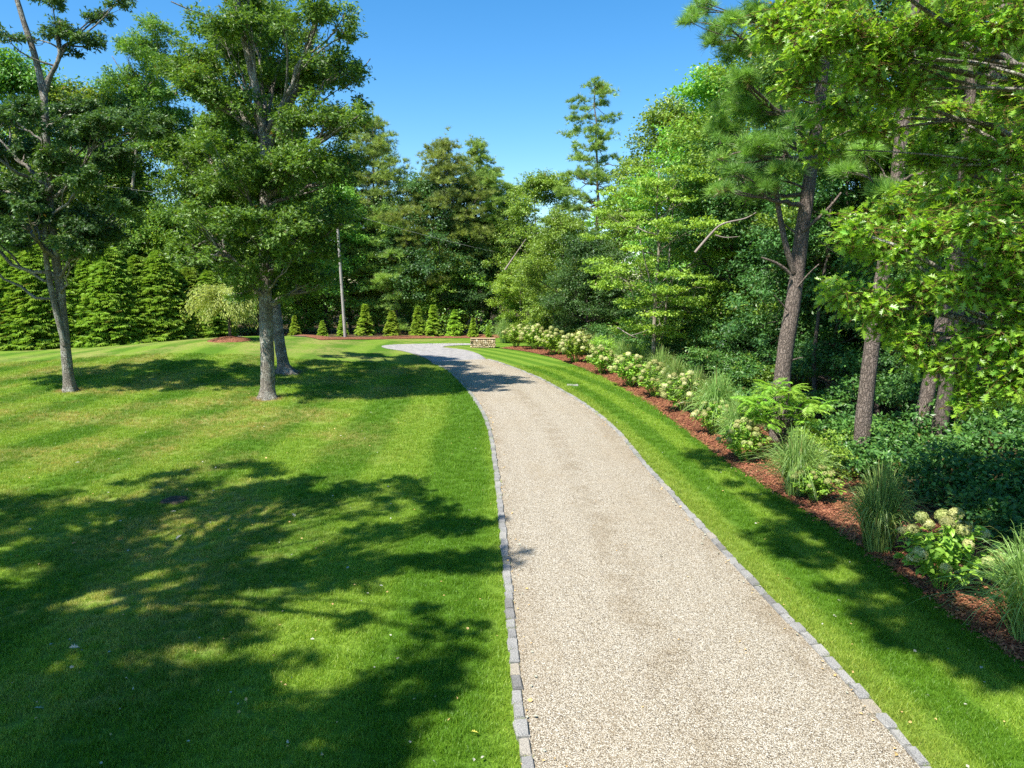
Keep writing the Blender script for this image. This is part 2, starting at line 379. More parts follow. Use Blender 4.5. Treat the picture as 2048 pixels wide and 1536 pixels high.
m, nt_, out = new_mat('leaf_litter'); b = NB(nt_); p = b.pos()
vo = b.voro(14, p); sep = b('SeparateColor'); b.l(vo.outputs['Color'], sep.inputs[0])
c = b.ramp(sep.outputs[0], [(0, (.02, .015, .01)), (.4, (.06, .04, .024)), (.8, (.12, .075, .04)), (1, (.17, .11, .06))])
c = b.mix(b.step(b.noise(.8, 4, .6, p), .45, .7), c, (.03, .055, .015))
b.l(b.principled(c, .9, .15, b.bump(vo.outputs['Distance'], .8, .05)), out.inputs[0]); M['litter'] = m

m, nt_, out = new_mat('granite'); b = NB(nt_); o = b.obj(); oi = b('ObjectInfo')
base = b.ramp(oi.outputs['Random'], [(0, (.16, .155, .145)), (.12, (.22, .215, .205)), (.6, (.26, .255, .24)), (.92, (.29, .28, .255)), (1, (.30, .26, .20))])
n1 = b.noise(95, 2, .6, o); n2 = b.noise(9, 5, .7, o)
c = b.mix(b.step(n1, .35, .65), b.mix(1.0, base, (.55, .55, .57), 'MULTIPLY'), b.mix(1.0, base, (1.25, 1.25, 1.22), 'MULTIPLY'))
c = b.mix(b.math('MULTIPLY', b.step(n2, .55, .75), .5), c, (.20, .19, .17))
b.l(b.principled(c, .8, .3, b.bump(b.math('ADD', n1, b.math('MULTIPLY', n2, 2.0)), .5, .012)), out.inputs[0]); M['granite'] = m

# ------------------------------------------------------------------ land
def grid_sheet(name, x0, x1, y0, y1, step, dz, mat):
    xs = np.arange(x0, x1 + 1e-6, step); ys = np.arange(y0, y1 + 1e-6, step); X, Y = np.meshgrid(xs, ys)
    V = np.stack([X, Y, height(X, Y) + dz], -1).reshape(-1, 3); nx, ny = len(xs), len(ys)
    i = np.arange(ny - 1)[:, None] * nx + np.arange(nx - 1)[None]
    F = np.stack([i, i + 1, i + nx + 1, i + nx], -1).reshape(-1, 4)
    return tag(link(name, mesh(name, V, [F], mat, smooth=True)), kind='structure')

def resample(P, n):
    P = np.asarray(P); d = np.r_[0, np.cumsum(np.linalg.norm(np.diff(P[:, :2], axis=0), axis=1))]
    return np.stack([np.interp(np.linspace(0, d[-1], n), d, P[:, k]) for k in range(P.shape[1])], -1)

def ribbon(name, L, R, n, k, dz, mat, crown=0.0, kind='structure'):
    L = resample(L, n); R = resample(R, n); t = np.linspace(0, 1, k)[None, :, None]
    P = L[:, None, :2] * (1 - t) + R[:, None, :2] * t
    z = height(P[..., 0], P[..., 1]) + dz + crown * 4 * t[..., 0] * (1 - t[..., 0])
    V = np.concatenate([P, z[..., None]], -1).reshape(-1, 3)
    i = np.arange(n - 1)[:, None] * k + np.arange(k - 1)[None]
    F = np.stack([i, i + 1, i + k + 1, i + k], -1).reshape(-1, 4)
    return tag(link(name, mesh(name, V, [F], mat, smooth=True)), kind=kind)

V = np.array([[-900, -300, -.4], [900, -300, -.4], [900, 1500, -.4], [-900, 1500, -.4]], float)
tag(link('ground', mesh('ground', V, [np.array([[0, 1, 2, 3]])], M['litter'])), kind='structure')
grid_sheet('lawn', -75, 60, -25, 110, .5, 0, M['lawn'])

def extend(P, y0, dx, n=7):
    """carry a line on behind the viewer"""
    q = P[0]; ys = np.linspace(y0, q[1], n, endpoint=False); f = (q[1] - ys)
    return np.vstack([np.stack([q[0] + dx * f, ys, ys * 0], -1), P])
DLs = spline(extend(DRIVE_L, -10, .02), 160); DRs = spline(extend(DRIVE_R, -10, .03), 160)
ribbon('driveway', DLs, DRs, 160, 12, .022, M['gravel'], .03)

# beds and woodland floor
BED_L = gpoly([(2300, 1536), (2048, 1328), (1960, 1270), (1880, 1210), (1800, 1150), (1700, 1080), (1600, 1015), (1500, 955), (1440, 915), (1400, 885), (1350, 845), (1300, 810), (1250, 779), (1200, 753), (1150, 731), (1100, 714), (1050, 703), (1000, 696.5)])
BED_L = extend(BED_L[1:], -10, .05)
nb = norm(np.gradient(BED_L[:, :2], axis=0)); off = np.stack([nb[:, 1], -nb[:, 0]], -1)
BED_R = BED_L.copy(); BED_R[:, :2] += off * 2.3
ribbon('mulch_bed', spline(BED_L, 80), spline(BED_R, 80), 160, 5, .026, M['mulch'], .05)
FLOOR_R = BED_R.copy(); FLOOR_R[:, 0] += 45
ribbon('woodland_floor', spline(BED_R, 80), spline(FLOOR_R, 80), 120, 8, .03, M['litter'], .0)
BB_F = gpoly([(400, 668), (560, 671), (640, 680.5), (700, 679.5), (780, 678), (860, 677), (940, 676.5), (1010, 676), (1100, 676), (1300, 676)])
BB_B = BB_F.copy(); BB_B[:, 1] += 3.6
ribbon('mulch_strip', BB_F, BB_B, 80, 4, .035, M['mulch'], .12)
FB = BB_F.copy(); FB[:, 1] += 3.4; FB2 = FB.copy(); FB2[:, 1] += 50
ribbon('forest_floor', FB, FB2, 60, 8, .04, M['litter'])
HB = np.array([[-75, 46, 0], [-34.5, 47.2, 0], [-28, 48.8, 0], [-22.4, 51.6, 0]]); HB2 = HB.copy(); HB2[:, 1] += 55
ribbon('hedge_floor', HB, HB2, 60, 8, .03, M['litter'])

# ------------------------------------------------------------------ granite edging, paved apron, stone pier
def block_mesh(seed, name='cobblestone', L=.25, W=.115, H=.17, mat=None, j=.012):
    r = np.random.default_rng(seed)
    nx, ny = 4, 4
    us = np.array([-.5, -.43, .43, .5]); 
    V = []; Q = []
    # top grid with rounded shoulders, skirt below
    for u in us:
        for v in us:
            z = H / 2 if abs(u) < .49 and abs(v) < .49 else H / 2 - .03
            V.append([v * W + r.normal(0, j * .5), u * L + r.normal(0, j * .5), z + r.normal(0, j * .35)])
    for i in range(3):
        for k in range(3): a = i * 4 + k; Q.append([a, a + 1, a + 5, a + 4])
    rim = [0, 1, 2, 3, 7, 11, 15, 14, 13, 12, 8, 4]; n0 = len(V)
    for i in rim: V.append([V[i][0] * 1.0, V[i][1] * 1.0, -H / 2])
    for i in range(12): a, b2 = rim[i], rim[(i + 1) % 12]; Q.append([a, n0 + i, n0 + (i + 1) % 12, b2])
    V = np.array(V); 
    return mesh(name, V, [np.array(Q)[:, ::-1]], mat or M['granite'])

blocks = [block_mesh(i) for i in range(9)]
def edging(line, side, label):
    P = resample(line[(line[:, 1] > 4.6)], 400); d = np.r_[0, np.cumsum(np.linalg.norm(np.diff(P[:, :2], axis=0), axis=1))]
    rng = np.random.default_rng(5 + int(side)); s = 0.0
    mid = P[10]; root = empty('stone_edging', (mid[0], mid[1], 0), label, 'edging', 'granite edgings of the driveway')
    k = 0
    while s < d[-1] - .2 and k < 299:
        L = rng.uniform(.215, .275); c = s + L / 2
        x = np.interp(c, d, P[:, 0]); y = np.interp(c, d, P[:, 1]); x2 = np.interp(c + .1, d, P[:, 0]); y2 = np.interp(c + .1, d, P[:, 1])
        a = math.atan2(-(x2 - x), y2 - y); nx_, ny_ = cos(a), sin(a)
        o = link('cobblestone', blocks[rng.integers(0, 9)], root)
        q = side * (.055 + rng.normal(0, .006)); X, Y = x + nx_ * q, y + ny_ * q
        o.location = (X - mid[0], Y - mid[1], float(height(X, Y)) - .028 + rng.normal(0, .006))
        o.rotation_euler = (rng.normal(0, .02), rng.normal(0, .03), a + rng.normal(0, .03)); f = L / .255
        o.scale = (rng.uniform(.9, 1.1), f, 1); s += L + .028; k += 1
edging(DLs, -1, 'row of grey granite blocks along the left edge of the gravel drive')
edging(DRs, 1, 'row of grey granite blocks along the right edge of the gravel drive')

# paved apron at the far end of the gravel
AP_L = gpoly([(866, 725), (842, 713), (805, 702.5), (774, 697.5), (763, 693.5), (772, 691), (800, 689.3), (850, 688), (900, 687.4), (950, 687.4)])
AP_R = gpoly([(973, 719), (958, 709), (935, 701.5), (910, 698), (890, 696), (885, 694.5), (896, 692.3), (915, 691), (935, 690.4), (950, 690.2)])
ribbon('apron_bed', spline(AP_L, 60), spline(AP_R, 60), 90, 8, .018, simple_mat('sand', (.27, .25, .23), .9, 30), .0)
AL, AR = resample(spline(AP_L, 80), 150), resample(spline(AP_R, 80), 150)
rng = np.random.default_rng(3); acc = Acc()
cb = np.array([[-.5, -.5, 0], [.5, -.5, 0], [.5, .5, 0], [-.5, .5, 0]])
for i in range(150):
    l, r_ = AL[i], AR[i]; W_ = np.linalg.norm((r_ - l)[:2]); n = max(3, int(W_ / .26)); dirv = (r_ - l) / n
    j = min(i + 1, 149); fl, fr = AL[j] - AL[i], AR[j] - AR[i]
    for k in range(n):
        t0, t1 = (k + .04 + .5 * (i % 2)) / n, (k + .96 + .5 * (i % 2)) / n
        if t1 > 1: continue
        q = []
        for t, e in ((t0, .06), (t1, .06), (t1, .94), (t0, .94)):
            p = l + (r_ - l) * t + (fl * (1 - t) + fr * t) * e; q.append([p[0], p[1], float(height(p[0], p[1]))])
        q = np.array(q); h = .034 + rng.normal(0, .003); top = q + [0, 0, h]; bot = q + [0, 0, .0]
        acc.add(np.vstack([top, bot]), np.array([[0, 1, 2, 3], [0, 4, 5, 1], [1, 5, 6, 2], [2, 6, 7, 3], [3, 7, 4, 0]]), None, rng.random())
m, nt_, out = new_mat('paver'); b = NB(nt_); o = b.obj(); at_ = b('Attribute'); at_.attribute_name = 'tint'
c = b.ramp(at_.outputs['Fac'], [(0, (.22, .215, .215)), (.5, (.31, .30, .29)), (1, (.38, .36, .34))]); n1 = b.noise(20, 4, .6, o)
b.l(b.principled(b.mix(b.math('MULTIPLY', n1, .5), c, (.3, .29, .28)), .8, .3), out.inputs[0]); M['paver'] = m
tag(link('paved_apron', acc.mesh('paved_apron', M['paver'])), kind='structure')
# drive carrying on behind the knoll
EX_F = gpoly([(432, 669.5), (470, 667.5), (520, 667.5), (570, 670), (610, 675.5), (640, 682)])
def beyond(px, py, Y): return np.array([at(px, py, Y)[0], Y, 0])
xs = np.array([[-26, 60.5], [-23.5, 56], [-21, 53.3], [-18.3, 52.0], [-15.6, 51.2], [-14.6, 50.9], [-14.0, 50.6]])
P0 = np.c_[xs, np.zeros(7)]; P1 = P0.copy(); P1[:, 1] += 2.6; P1[:, 0] += .8
ribbon('far_drive', spline(P0, 40), spline(P1, 40), 50, 6, .05, M['paver'])

# stone pier: fieldstones laid round a core under a thin cap
pc = ground(966, 695); root = empty('stone_pier', pc, 'low tan fieldstone pier with flat cap where the apron meets the mulch bed', 'pier')
PW, PD, PH = 1.66, .9, .62
rng = np.random.default_rng(8)
M['fieldstone'] = None
m, nt_, out = new_mat('fieldstone'); b = NB(nt_); o = b.obj(); oi = b('ObjectInfo')
c = b.ramp(oi.outputs['Random'], [(0, (.22, .17, .10)), (.3, (.42, .33, .19)), (.65, (.55, .45, .28)), (1, (.60, .54, .42))])
b.l(b.principled(b.mix(b.math('MULTIPLY', b.noise(14, 4, .6, o), .5), c, (.25, .18, .1)), .85, .2), out.inputs[0]); M['fieldstone'] = m
acc = Acc(); V, Q, T = tube([[0, 0, 0], [0, 0, PH]], [.1, .1], 4); bx = np.array([[x, y, z] for z in (0, PH - .01) for x, y in ((-PW / 2 + .06, -PD / 2 + .06), (PW / 2 - .06, -PD / 2 + .06), (PW / 2 - .06, PD / 2 - .06), (-PW / 2 + .06, PD / 2 - .06))])
acc.add(bx, np.array([[0, 1, 5, 4], [1, 2, 6, 5], [2, 3, 7, 6], [3, 0, 4, 7], [4, 5, 6, 7]])); link('core', acc.mesh('core', M['dark_bark']), root)
stones = []
for i in range(6):
    r = np.random.default_rng(40 + i); n = 7; th = np.linspace(0, 2 * pi, n, endpoint=False); rr = r.uniform(.8, 1.15, n)
    A = np.c_[cos(0) * rr * np.cos(th), np.zeros(n), rr * np.sin(th)]; B_ = A * .72; B_[:, 1] = -.55; B_ += r.normal(0, .05, B_.shape); C_ = A.copy(); C_[:, 1] = .5
    V = np.vstack([C_, A, B_, [[0, -.66, 0]]]); k = np.arange(n); k2 = (k + 1) % n
    stones.append(mesh('stone', V, [np.r_[np.c_[k, k2, k2 + n, k + n], np.c_[k + n, k2 + n, k2 + 2 * n, k + 2 * n]], np.c_[k + 2 * n, k2 + 2 * n, np.full(n, 3 * n)]], M['fieldstone']))
def face_stones(w_, org, ux, rz):
    z = .07
    while z < PH - .02:
        x = -w_ / 2 + .05
        while x < w_ / 2 - .04:
            s = rng.uniform(.055, .09); o = link('stone', stones[rng.integers(0, 6)], root); xx = x + s
            o.location = (org[0] + ux[0] * xx, org[1] + ux[1] * xx, min(z + rng.normal(0, .012), PH - .05)); o.scale = (s * rng.uniform(.95, 1.35), .09, s * rng.uniform(.85, 1.1))
            o.rotation_euler = (0, rng.uniform(-.5, .5) , rz) if rng.random() < .5 else (0, 0, rz); x += s * 2.0
        z += .135
face_stones(PW, (0, -PD / 2 + .03), (1, 0), 0); face_stones(PD, (-PW / 2 + .03, 0), (0, -1), -pi / 2); face_stones(PD, (PW / 2 - .03, 0), (0, 1), pi / 2)
acc = Acc(); V = bx.copy(); V[:, :2] *= 1.13; V[:4, 2] = PH - .008; V[4:, 2] = PH + .03
acc.add(V, np.array([[0, 1, 5, 4], [1, 2, 6, 5], [2, 3, 7, 6], [3, 0, 4, 7], [4, 5, 6, 7], [3, 2, 1, 0]])); link('cap', acc.mesh('cap', M['fieldstone']), root)

# ------------------------------------------------------------------ trees
K2, K3, STAR, OAK, OVATE = T_kite(.5), T_kite(.66), T_star(), T_oak(), T_ovate()
rt = np.random.default_rng(77)
TUFT = [T_tuft(11, .09, rt) for _ in range(3)]; TUFT_N = [T_tuft(20, .05, rt, 1.25) for _ in range(4)]; SPRAY = [T_spray(rt) for _ in range(4)]

def clump_points(rng, clumps, n, shell=.45, nsub=15, tight=.17):
    """leaves gather in sprays on the twigs of each crown mass, with gaps between the sprays"""
    c = np.array([k[0] for k in clumps], float); r = np.array([k[1] for k in clumps], float)
    if r.ndim == 1: r = np.stack([r, r, r * .8], -1)
    wgt = (r[:, 0] * r[:, 1]) ** 1.1; idx = rng.choice(len(c), n, p=wgt / wgt.sum()); K = len(c)
    sd = norm(rng.normal(size=(K, nsub, 3))); sd[..., 2] = np.where(sd[..., 2] < -.3, sd[..., 2] * rng.uniform(-1, .8, (K, nsub)), sd[..., 2]); sd = norm(sd)
    sr = shell * .7 + (1.18 - shell * .7) * rng.random((K, nsub)) ** .75; sub = rng.integers(0, nsub, n); d0 = sd[idx, sub]
    along = rng.uniform(-1, .6, n)[:, None] * .30; loc = rng.normal(0, tight, (n, 3)) * [1, 1, .7]
    d = norm(d0 * .8 + loc * 2.0)
    return c[idx] + r[idx] * (d0 * (sr[idx, sub][:, None] + along) + loc), d, idx

def leaf_cloud(rng, clumps, n, size, tmpls, acc, droop=.35, up=.75, shell=.45):
    p, d, idx = clump_points(rng, clumps, n, shell)
    nrm = norm(np.array([0, 0, up]) + .5 * d + rng.normal(0, .45, (n, 3)))
    ax = norm(d * [1, 1, .5] + rng.normal(0, .6, (n, 3)) - [0, 0, droop])
    tint = np.clip(rng.beta(2.2, 2.4, n) + rng.normal(0, .10, max(idx) + 1)[idx], 0, .93); tint[rng.random(n) < .012] = 1
    multi_scatter(tmpls, rng, p, ax, nrm, size * rng.uniform(.7, 1.25, n), tint, acc)

def tuft_cloud(rng, clumps, n, size, tmpls, acc, upz=.85):
    p, d, idx = clump_points(rng, clumps, n, .3, 11, .13)
    ax = norm(d * [1, 1, .6] * .8 + [0, 0, upz] + rng.normal(0, .35, (n, 3)))
    tint = np.clip(rng.beta(2, 2.2, n) + rng.normal(0, .09, max(idx) + 1)[idx], 0, .93); tint[rng.random(n) < .015] = 1
    multi_scatter(tmpls, rng, p, ax, norm(rng.normal(size=(n, 3))), size * rng.uniform(.7, 1.2, n), tint, acc)

def limbs(rng, trunk, rad, clumps, acc, lr=.09, twigs=4, rise=.55, sides=6, k=None):
    c = np.array([q[0] for q in clumps], float); r = np.array([np.max(q[1]) for q in clumps], float)
    k = k or max(2, len(c) // 4); cen = c[rng.choice(len(c), min(k, len(c)), replace=False)]
    for _ in range(5):
        lab = np.argmin(np.linalg.norm(c[:, None] - cen[None], axis=2), 1)
        cen = np.array([c[lab == i].mean(0) if (lab == i).any() else cen[i] for i in range(len(cen))])
    tz = trunk[:, 2]
    for i in range(len(cen)):
        mem = np.where(lab == i)[0]
        if not len(mem): continue
        hd = np.min(np.linalg.norm(trunk[:, :2] - cen[i][:2], axis=1)); zs = cen[i][2] - rise * hd - rng.uniform(0, .8)
        j = int(np.clip(np.searchsorted(tz, zs), 1, len(trunk) - 1)); a = trunk[j]; R0 = min(rad[j] * .75, lr * (.6 + .18 * len(mem)))
        e = a + (cen[i] - a) * .72; mid = (a + e) / 2 + [0, 0, -.08 * hd] + rng.normal(0, .05 * hd + .02, 3)
        path = bez(a, mid, e, 8); path[1:-1] += rng.normal(0, .02 * hd, (6, 3)); acc.tube(path, np.linspace(R0, R0 * .5, 8), sides)
        for q in mem:
            s = path[rng.integers(4, 8)]; tgt = c[q]; m_ = (s + tgt) / 2 + rng.normal(0, .12 * np.linalg.norm(tgt - s), 3)
            p2 = bez(s, m_, tgt, 6); acc.tube(p2, np.linspace(R0 * .45, R0 * .14, 6), 5)
            for _ in range(twigs):
                d = norm(rng.normal(size=3)) * r[q] * rng.uniform(.6, 1.05); b0 = p2[rng.integers(3, 6)]
                acc.tube(bez(b0, b0 + d * .5 + rng.normal(0, .06, 3), tgt + d, 4), [R0 * .16, R0 * .12, R0 * .08, R0 * .04], 4)

def flare(amount, n=6, ph=0.0, top=.12):
    return lambda t, th: amount * np.clip(1 - t / top, 0, 1) ** 2 * (1 + .45 * np.sin(n * th + ph))

def broad_clumps(rng, H, zb, R, n, flat=.8, shape=1.0):
    out = []
    for i in range(n):
        f = rng.random() ** .85; z = zb + (H - zb) * f
        prof = (sin(pi * min(1, (.16 + .84 * f) ** shape)) ** .65) if f < .98 else .15
        rr = R * prof * sqrt(rng.uniform(.25, 1)); a = i * 2.399 + rng.uniform(-.5, .5); s = R * rng.uniform(.24, .40)
        out.append((np.array([rr * cos(a), rr * sin(a), min(z, H - s * .6)]), (s, s, s * flat)))
    out.append((np.array([0, 0, H - R * .3]), (R * .3, R * .3, R * .3)))
    return out

def trunk_path(rng, H, lean=.4, n=14, wob=.06):
    z = np.linspace(0, H, n); a = rng.uniform(0, 6.28); w_ = np.cumsum(rng.normal(0, wob, (n, 2)), 0); w_ -= w_[0]
    return np.c_[lean * cos(a) * (z / H) ** 1.3 + w_[:, 0], lean * sin(a) * (z / H) ** 1.3 + w_[:, 1], z]

def finish_tree(name, loc, label, cat, group, tacc, cacc, bark, leaf, rz=0, s=1.0, crown='crown'):
    root = empty(name, loc, label, cat, group, rz, s)
    link('trunk', tacc.mesh('trunk', M[bark], True), root); link(crown, cacc.mesh(crown, M[leaf]), root); return root

def proto_broad(seed, H, zb, R, n, nl, ls, leaf, bark='dark_bark', tmpls=None, r0=.2, flat=.8, shape=1.0):
    rng = np.random.default_rng(seed); cl = broad_clumps(rng, H, zb, R, n, flat, shape); tp = trunk_path(rng, H * .9)
    rad = np.linspace(r0, r0 * .2, len(tp)); ta, ca = Acc(), Acc(); ta.tube(tp, rad, 9, .03, rng, lobes=flare(.6)); limbs(rng, tp, rad, cl, ta, r0 * .42, 3)
    leaf_cloud(rng, cl, nl, ls, tmpls or [K2, K3], ca); return ta.mesh('trunk', M[bark], True), ca.mesh('crown', M[leaf])

def pine_clumps(rng, H, zb, R, n):
    out = []
    for i in range(n):
        f = (i + rng.random()) / n; z = zb + (H - zb) * f; prof = (1 - f) ** .55 * (.55 + .45 * min(1, f * 4)) + .12
        a = i * 2.399 + rng.uniform(-.7, .7); rr = R * prof * rng.uniform(.35, 1.0); s = R * rng.uniform(.16, .28) * (.7 + .5 * prof)
        out.append((np.array([rr * cos(a), rr * sin(a), z + rng.normal(0, .25)]), (s, s, s * .58)))
        if rng.random() < .6: out.append((np.array([rr * .55 * cos(a), rr * .55 * sin(a), z - .1]), (s * .8, s * .8, s * .4)))
    out.append((np.array([0.0, 0.0, H]), (R * .2, R * .2, R * .22)))
    return out

def proto_pine(seed, H, zb, R, n, nt, ts, r0=.2, tm=None):
    rng = np.random.default_rng(seed); cl = pine_clumps(rng, H, zb, R, n); tp = trunk_path(rng, H, .7, wob=.05)
    for q in cl:
        j = np.searchsorted(tp[:, 2], min(q[0][2], H - .01)); q[0][:2] += tp[min(j, len(tp) - 1)][:2]
    rad = np.linspace(r0, r0 * .15, len(tp)); ta, ca = Acc(), Acc(); ta.tube(tp, rad, 9, .04, rng); limbs(rng, tp, rad, cl, ta, r0 * .3, 2, rise=.15, k=len(cl) // 2)
    for _ in range(9):
        j = rng.integers(3, 9); a = tp[j]; an = rng.uniform(0, 6.28); L = rng.uniform(.6, 1.6); ta.tube(bez(a, a + [cos(an) * L * .5, sin(an) * L * .5, .1], a + [cos(an) * L, sin(an) * L, rng.uniform(-.2, .3)], 4), [.03, .025, .018, .01], 4)
    tuft_cloud(rng, cl, nt, ts, tm or TUFT, ca); return ta.mesh('trunk', M['pine_bark'], True), ca.mesh('crown', M['pine_needle'])

def spray_cone(rng, H, R, nb, ns, size, acc, top=.06, zb=.12, po=.62):
    P, A, N, T, S = [], [], [], [], []
    for i in range(nb):
        f = rng.random() ** 1.15; z = zb + (H - zb) * f; Rr = R * ((1 - f) ** po * .96 + top) * rng.uniform(.78, 1.14); a = rng.uniform(0, 6.28)
        o = np.array([cos(a), sin(a), 0]); side = np.array([-sin(a), cos(a), 0]); bt = rng.normal(0, .12); L = min(Rr, size * 3.2)
        for k in range(ns):
            u = (k + rng.random()) / ns; sp = rng.normal(0, .32) * L * .8 * u
            P.append(np.array([0, 0, z]) + o * (Rr - L + L * u) + side * sp + [0, 0, .30 * L * u - .30 * L * u * u * 1.6 + rng.normal(0, size * .12)])
            A.append(o + side * (sp / L * 1.2 + rng.normal(0, .25)) + [0, 0, .25 - .55 * u + rng.normal(0, .18)]); N.append(np.array([0, 0, 1.0]) + o * .35 + rng.normal(0, .22, 3))
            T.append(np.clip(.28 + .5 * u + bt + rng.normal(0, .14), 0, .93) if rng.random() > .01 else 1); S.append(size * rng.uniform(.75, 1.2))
    P, A, N = map(np.array, (P, A, N))
    multi_scatter(SPRAY, rng, P, A, N, np.array(S), np.array(T), acc)

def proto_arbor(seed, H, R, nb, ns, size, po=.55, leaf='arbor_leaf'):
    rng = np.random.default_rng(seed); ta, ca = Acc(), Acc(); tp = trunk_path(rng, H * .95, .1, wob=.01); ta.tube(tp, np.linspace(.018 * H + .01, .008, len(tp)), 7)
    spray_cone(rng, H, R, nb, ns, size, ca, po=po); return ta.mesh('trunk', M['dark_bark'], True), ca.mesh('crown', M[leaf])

def place(name, protos, loc, label, cat, group, rz, s, used={}):
    """first use links the pair of meshes; later uses copy that thing and its parts"""
    key = protos[0].name
    if key in used:
        r = copy_tree(used[key]); r.location = loc; r.rotation_euler = (0, 0, rz); r.scale = (s, s, s); r.name = name
        return tag(r, label, cat, group)
    r = empty(name, loc, label, cat, group, rz, s); link('trunk', protos[0], r); link('crown', protos[1], r); used[key] = r; return r

# forest kinds
PB = [proto_broad(101, 17, 2.0, 5.2, 60, 52000, .22, 'broad_leaf', flat=.7), proto_broad(102, 15, 1.5, 4.6, 56, 48000, .21, 'broad_leaf', flat=.8, shape=.9),
      proto_broad(103, 17, 3.0, 5.4, 62, 52000, .22, 'oak_leaf', flat=.7), proto_broad(104, 13, .8, 4.6, 54, 46000, .21, 'shade_oak_leaf'), proto_broad(105, 10, .5, 3.5, 44, 34000, .19, 'light_leaf', bark='pale_bark')]
PP = [proto_pine(201, 18, 6.5, 4.8, 64, 10500, .38), proto_pine(202, 17, 4.5, 5.2, 76, 12000, .38), proto_pine(203, 19, 8.0, 4.0, 50, 8200, .38), proto_pine(206, 19, 8.5, 3.3, 34, 3600, .36)]
PY = [proto_pine(204, 9, .8, 3.2, 60, 9000, .34, r0=.12), proto_pine(205, 10, .8, 3.4, 64, 9500, .34, r0=.12)]
PN = [proto_broad(111, 16, 1.2, 5.0, 60, 60000, .19, 'broad_leaf', tmpls=[STAR, K2]), proto_broad(112, 15, .8, 4.8, 58, 60000, .18, 'shade_oak_leaf', tmpls=[STAR, K2])]
PT = [proto_broad(121, 12, 5.5, 2.4, 18, 9000, .14, 'shade_oak_leaf', bark='pale_bark', r0=.10), proto_broad(122, 13, 6.5, 2.2, 16, 8000, .14, 'broad_leaf', bark='dark_bark', r0=.11)]
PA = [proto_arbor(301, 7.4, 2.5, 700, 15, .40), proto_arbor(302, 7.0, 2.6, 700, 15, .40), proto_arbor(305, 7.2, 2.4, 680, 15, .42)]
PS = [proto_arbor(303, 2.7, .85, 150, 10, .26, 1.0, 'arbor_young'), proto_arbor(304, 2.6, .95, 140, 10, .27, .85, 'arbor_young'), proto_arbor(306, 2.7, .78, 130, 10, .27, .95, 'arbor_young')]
H0 = {PB[0][0].name: 17, PB[1][0].name: 15, PB[2][0].name: 17, PB[3][0].name: 13, PB[4][0].name: 10, PP[0][0].name: 18, PP[1][0].name: 17, PP[2][0].name: 19, PP[3][0].name: 19, PY[0][0].name: 9, PY[1][0].name: 10, PN[0][0].name: 16, PN[1][0].name: 15, PT[0][0].name: 12, PT[1][0].name: 13}

rng = np.random.default_rng(12)
def forest(name, pr, px, ptop, Y, label, cat='tree', group='trees of the wood round the drive', k=1.0):
    t = at(px, ptop, Y); z = float(height(t[0], Y)); s = (t[2] - z) / H0[pr[0].name] * k
    return place(name, pr, (t[0], Y, z - .05), label, cat, group, rng.uniform(0, 6.28), s)

forest('oak_tree', PB[2], 22, 118, 59, 'dark leafy oak at the left picture edge behind the forked oak')
forest('broadleaf_tree', PB[0], 140, 182, 60, 'sunlit broadleaf tree rising behind the forked oak at left')
forest('broadleaf_tree', PB[1], 235, 305, 60, 'rounded yellow-green tree above the tall hedge right of the forked oak')
forest('oak_tree', PB[2], 395, 250, 60, 'bushy oak above the weeping tree, left of the big oak')
forest('broadleaf_tree', PB[4], 330, 430, 59, 'small pale tree just above the right end of the hedge', k=1.0)
forest('oak_tree', PB[2], 500, 230, 60, 'oak crown seen through the big oak on the lawn')
forest('broadleaf_tree', PB[1], 640, 330, 64, 'broadleaf tree behind the utility pole')
forest('broadleaf_tree', PB[4], 610, 480, 64, 'low bushy tree below the utility pole at its left')
forest('pine_tree', PP[1], 742, 250, 68, 'tall pine right of the utility pole, nearest the big oak')
forest('pine_tree', PP[0], 690, 320, 66, 'pine half hidden by the right side of the big oak')
forest('pine_tree', PP[1], 880, 290, 64, 'tallest pine in the middle of the far tree line')
forest('pine_tree', PP[2], 945, 285, 66, 'slender pine with a bent top at the centre of the tree line')
forest('pine_tree', PP[0], 975, 345, 66, 'pine on the right shoulder of the centre pines')
forest('pine_tree', PP[1], 1025, 378, 68, 'short flat topped pine beside the gap of sky')
forest('oak_tree', PB[3], 858, 360, 65, 'dark grey-green oak in front of the centre pines')
forest('young_pine_tree', PY[0], 795, 425, 64, 'young pine with pointed top behind the small evergreens', 'tree')
forest('young_pine_tree', PY[1], 728, 470, 65, 'young pine right beside the utility pole', 'tree')
forest('broadleaf_tree', PB[4], 885, 480, 64, 'light green tree below the centre pines')
forest('oak_tree', PB[3], 955, 490, 64, 'dark bushy oak behind the stone pier')
forest('young_pine_tree', PY[0], 845, 530, 64, 'lowest young pine behind the middle of the evergreen row', 'tree')
forest('broadleaf_tree', PB[4], 1042, 520, 55, 'bright yellow-green sapling behind the far end of the bed')
forest('pine_tree', PP[3], 1207, 166, 60, 'lone tall pine standing clear against the sky')
forest('broadleaf_tree', PB[0], 1080, 350, 63, 'broadleaf tree left of the lone tall pine')
forest('broadleaf_tree', PB[1], 1125, 425, 50, 'rounded tree right of the sky gap above the far hydrangeas')
forest('oak_tree', PB[3], 1180, 470, 46, 'dark low oak left of the slender beech')
forest('broadleaf_tree', PB[1], 1352, 214, 52, 'broad sunny tree right of the lone tall pine')
forest('broadleaf_tree', PB[0], 1455, 150, 44, 'tallest sunlit broadleaf tree on the right side of the sky')
forest('oak_tree', PN[1], 1470, 260, 33, 'dark leafy oak left of the pine with dead stubs')
forest('broadleaf_tree', PN[0], 1590, 60, 33, 'leafy tree directly behind the pine with dead stubs')
forest('oak_tree', PN[1], 1760, -60, 30, 'dark oak between the pine with dead stubs and the right edge')
forest('oak_tree', PN[1], 1700, 250, 26, 'lower leafy tree behind the nearer trunks at right')
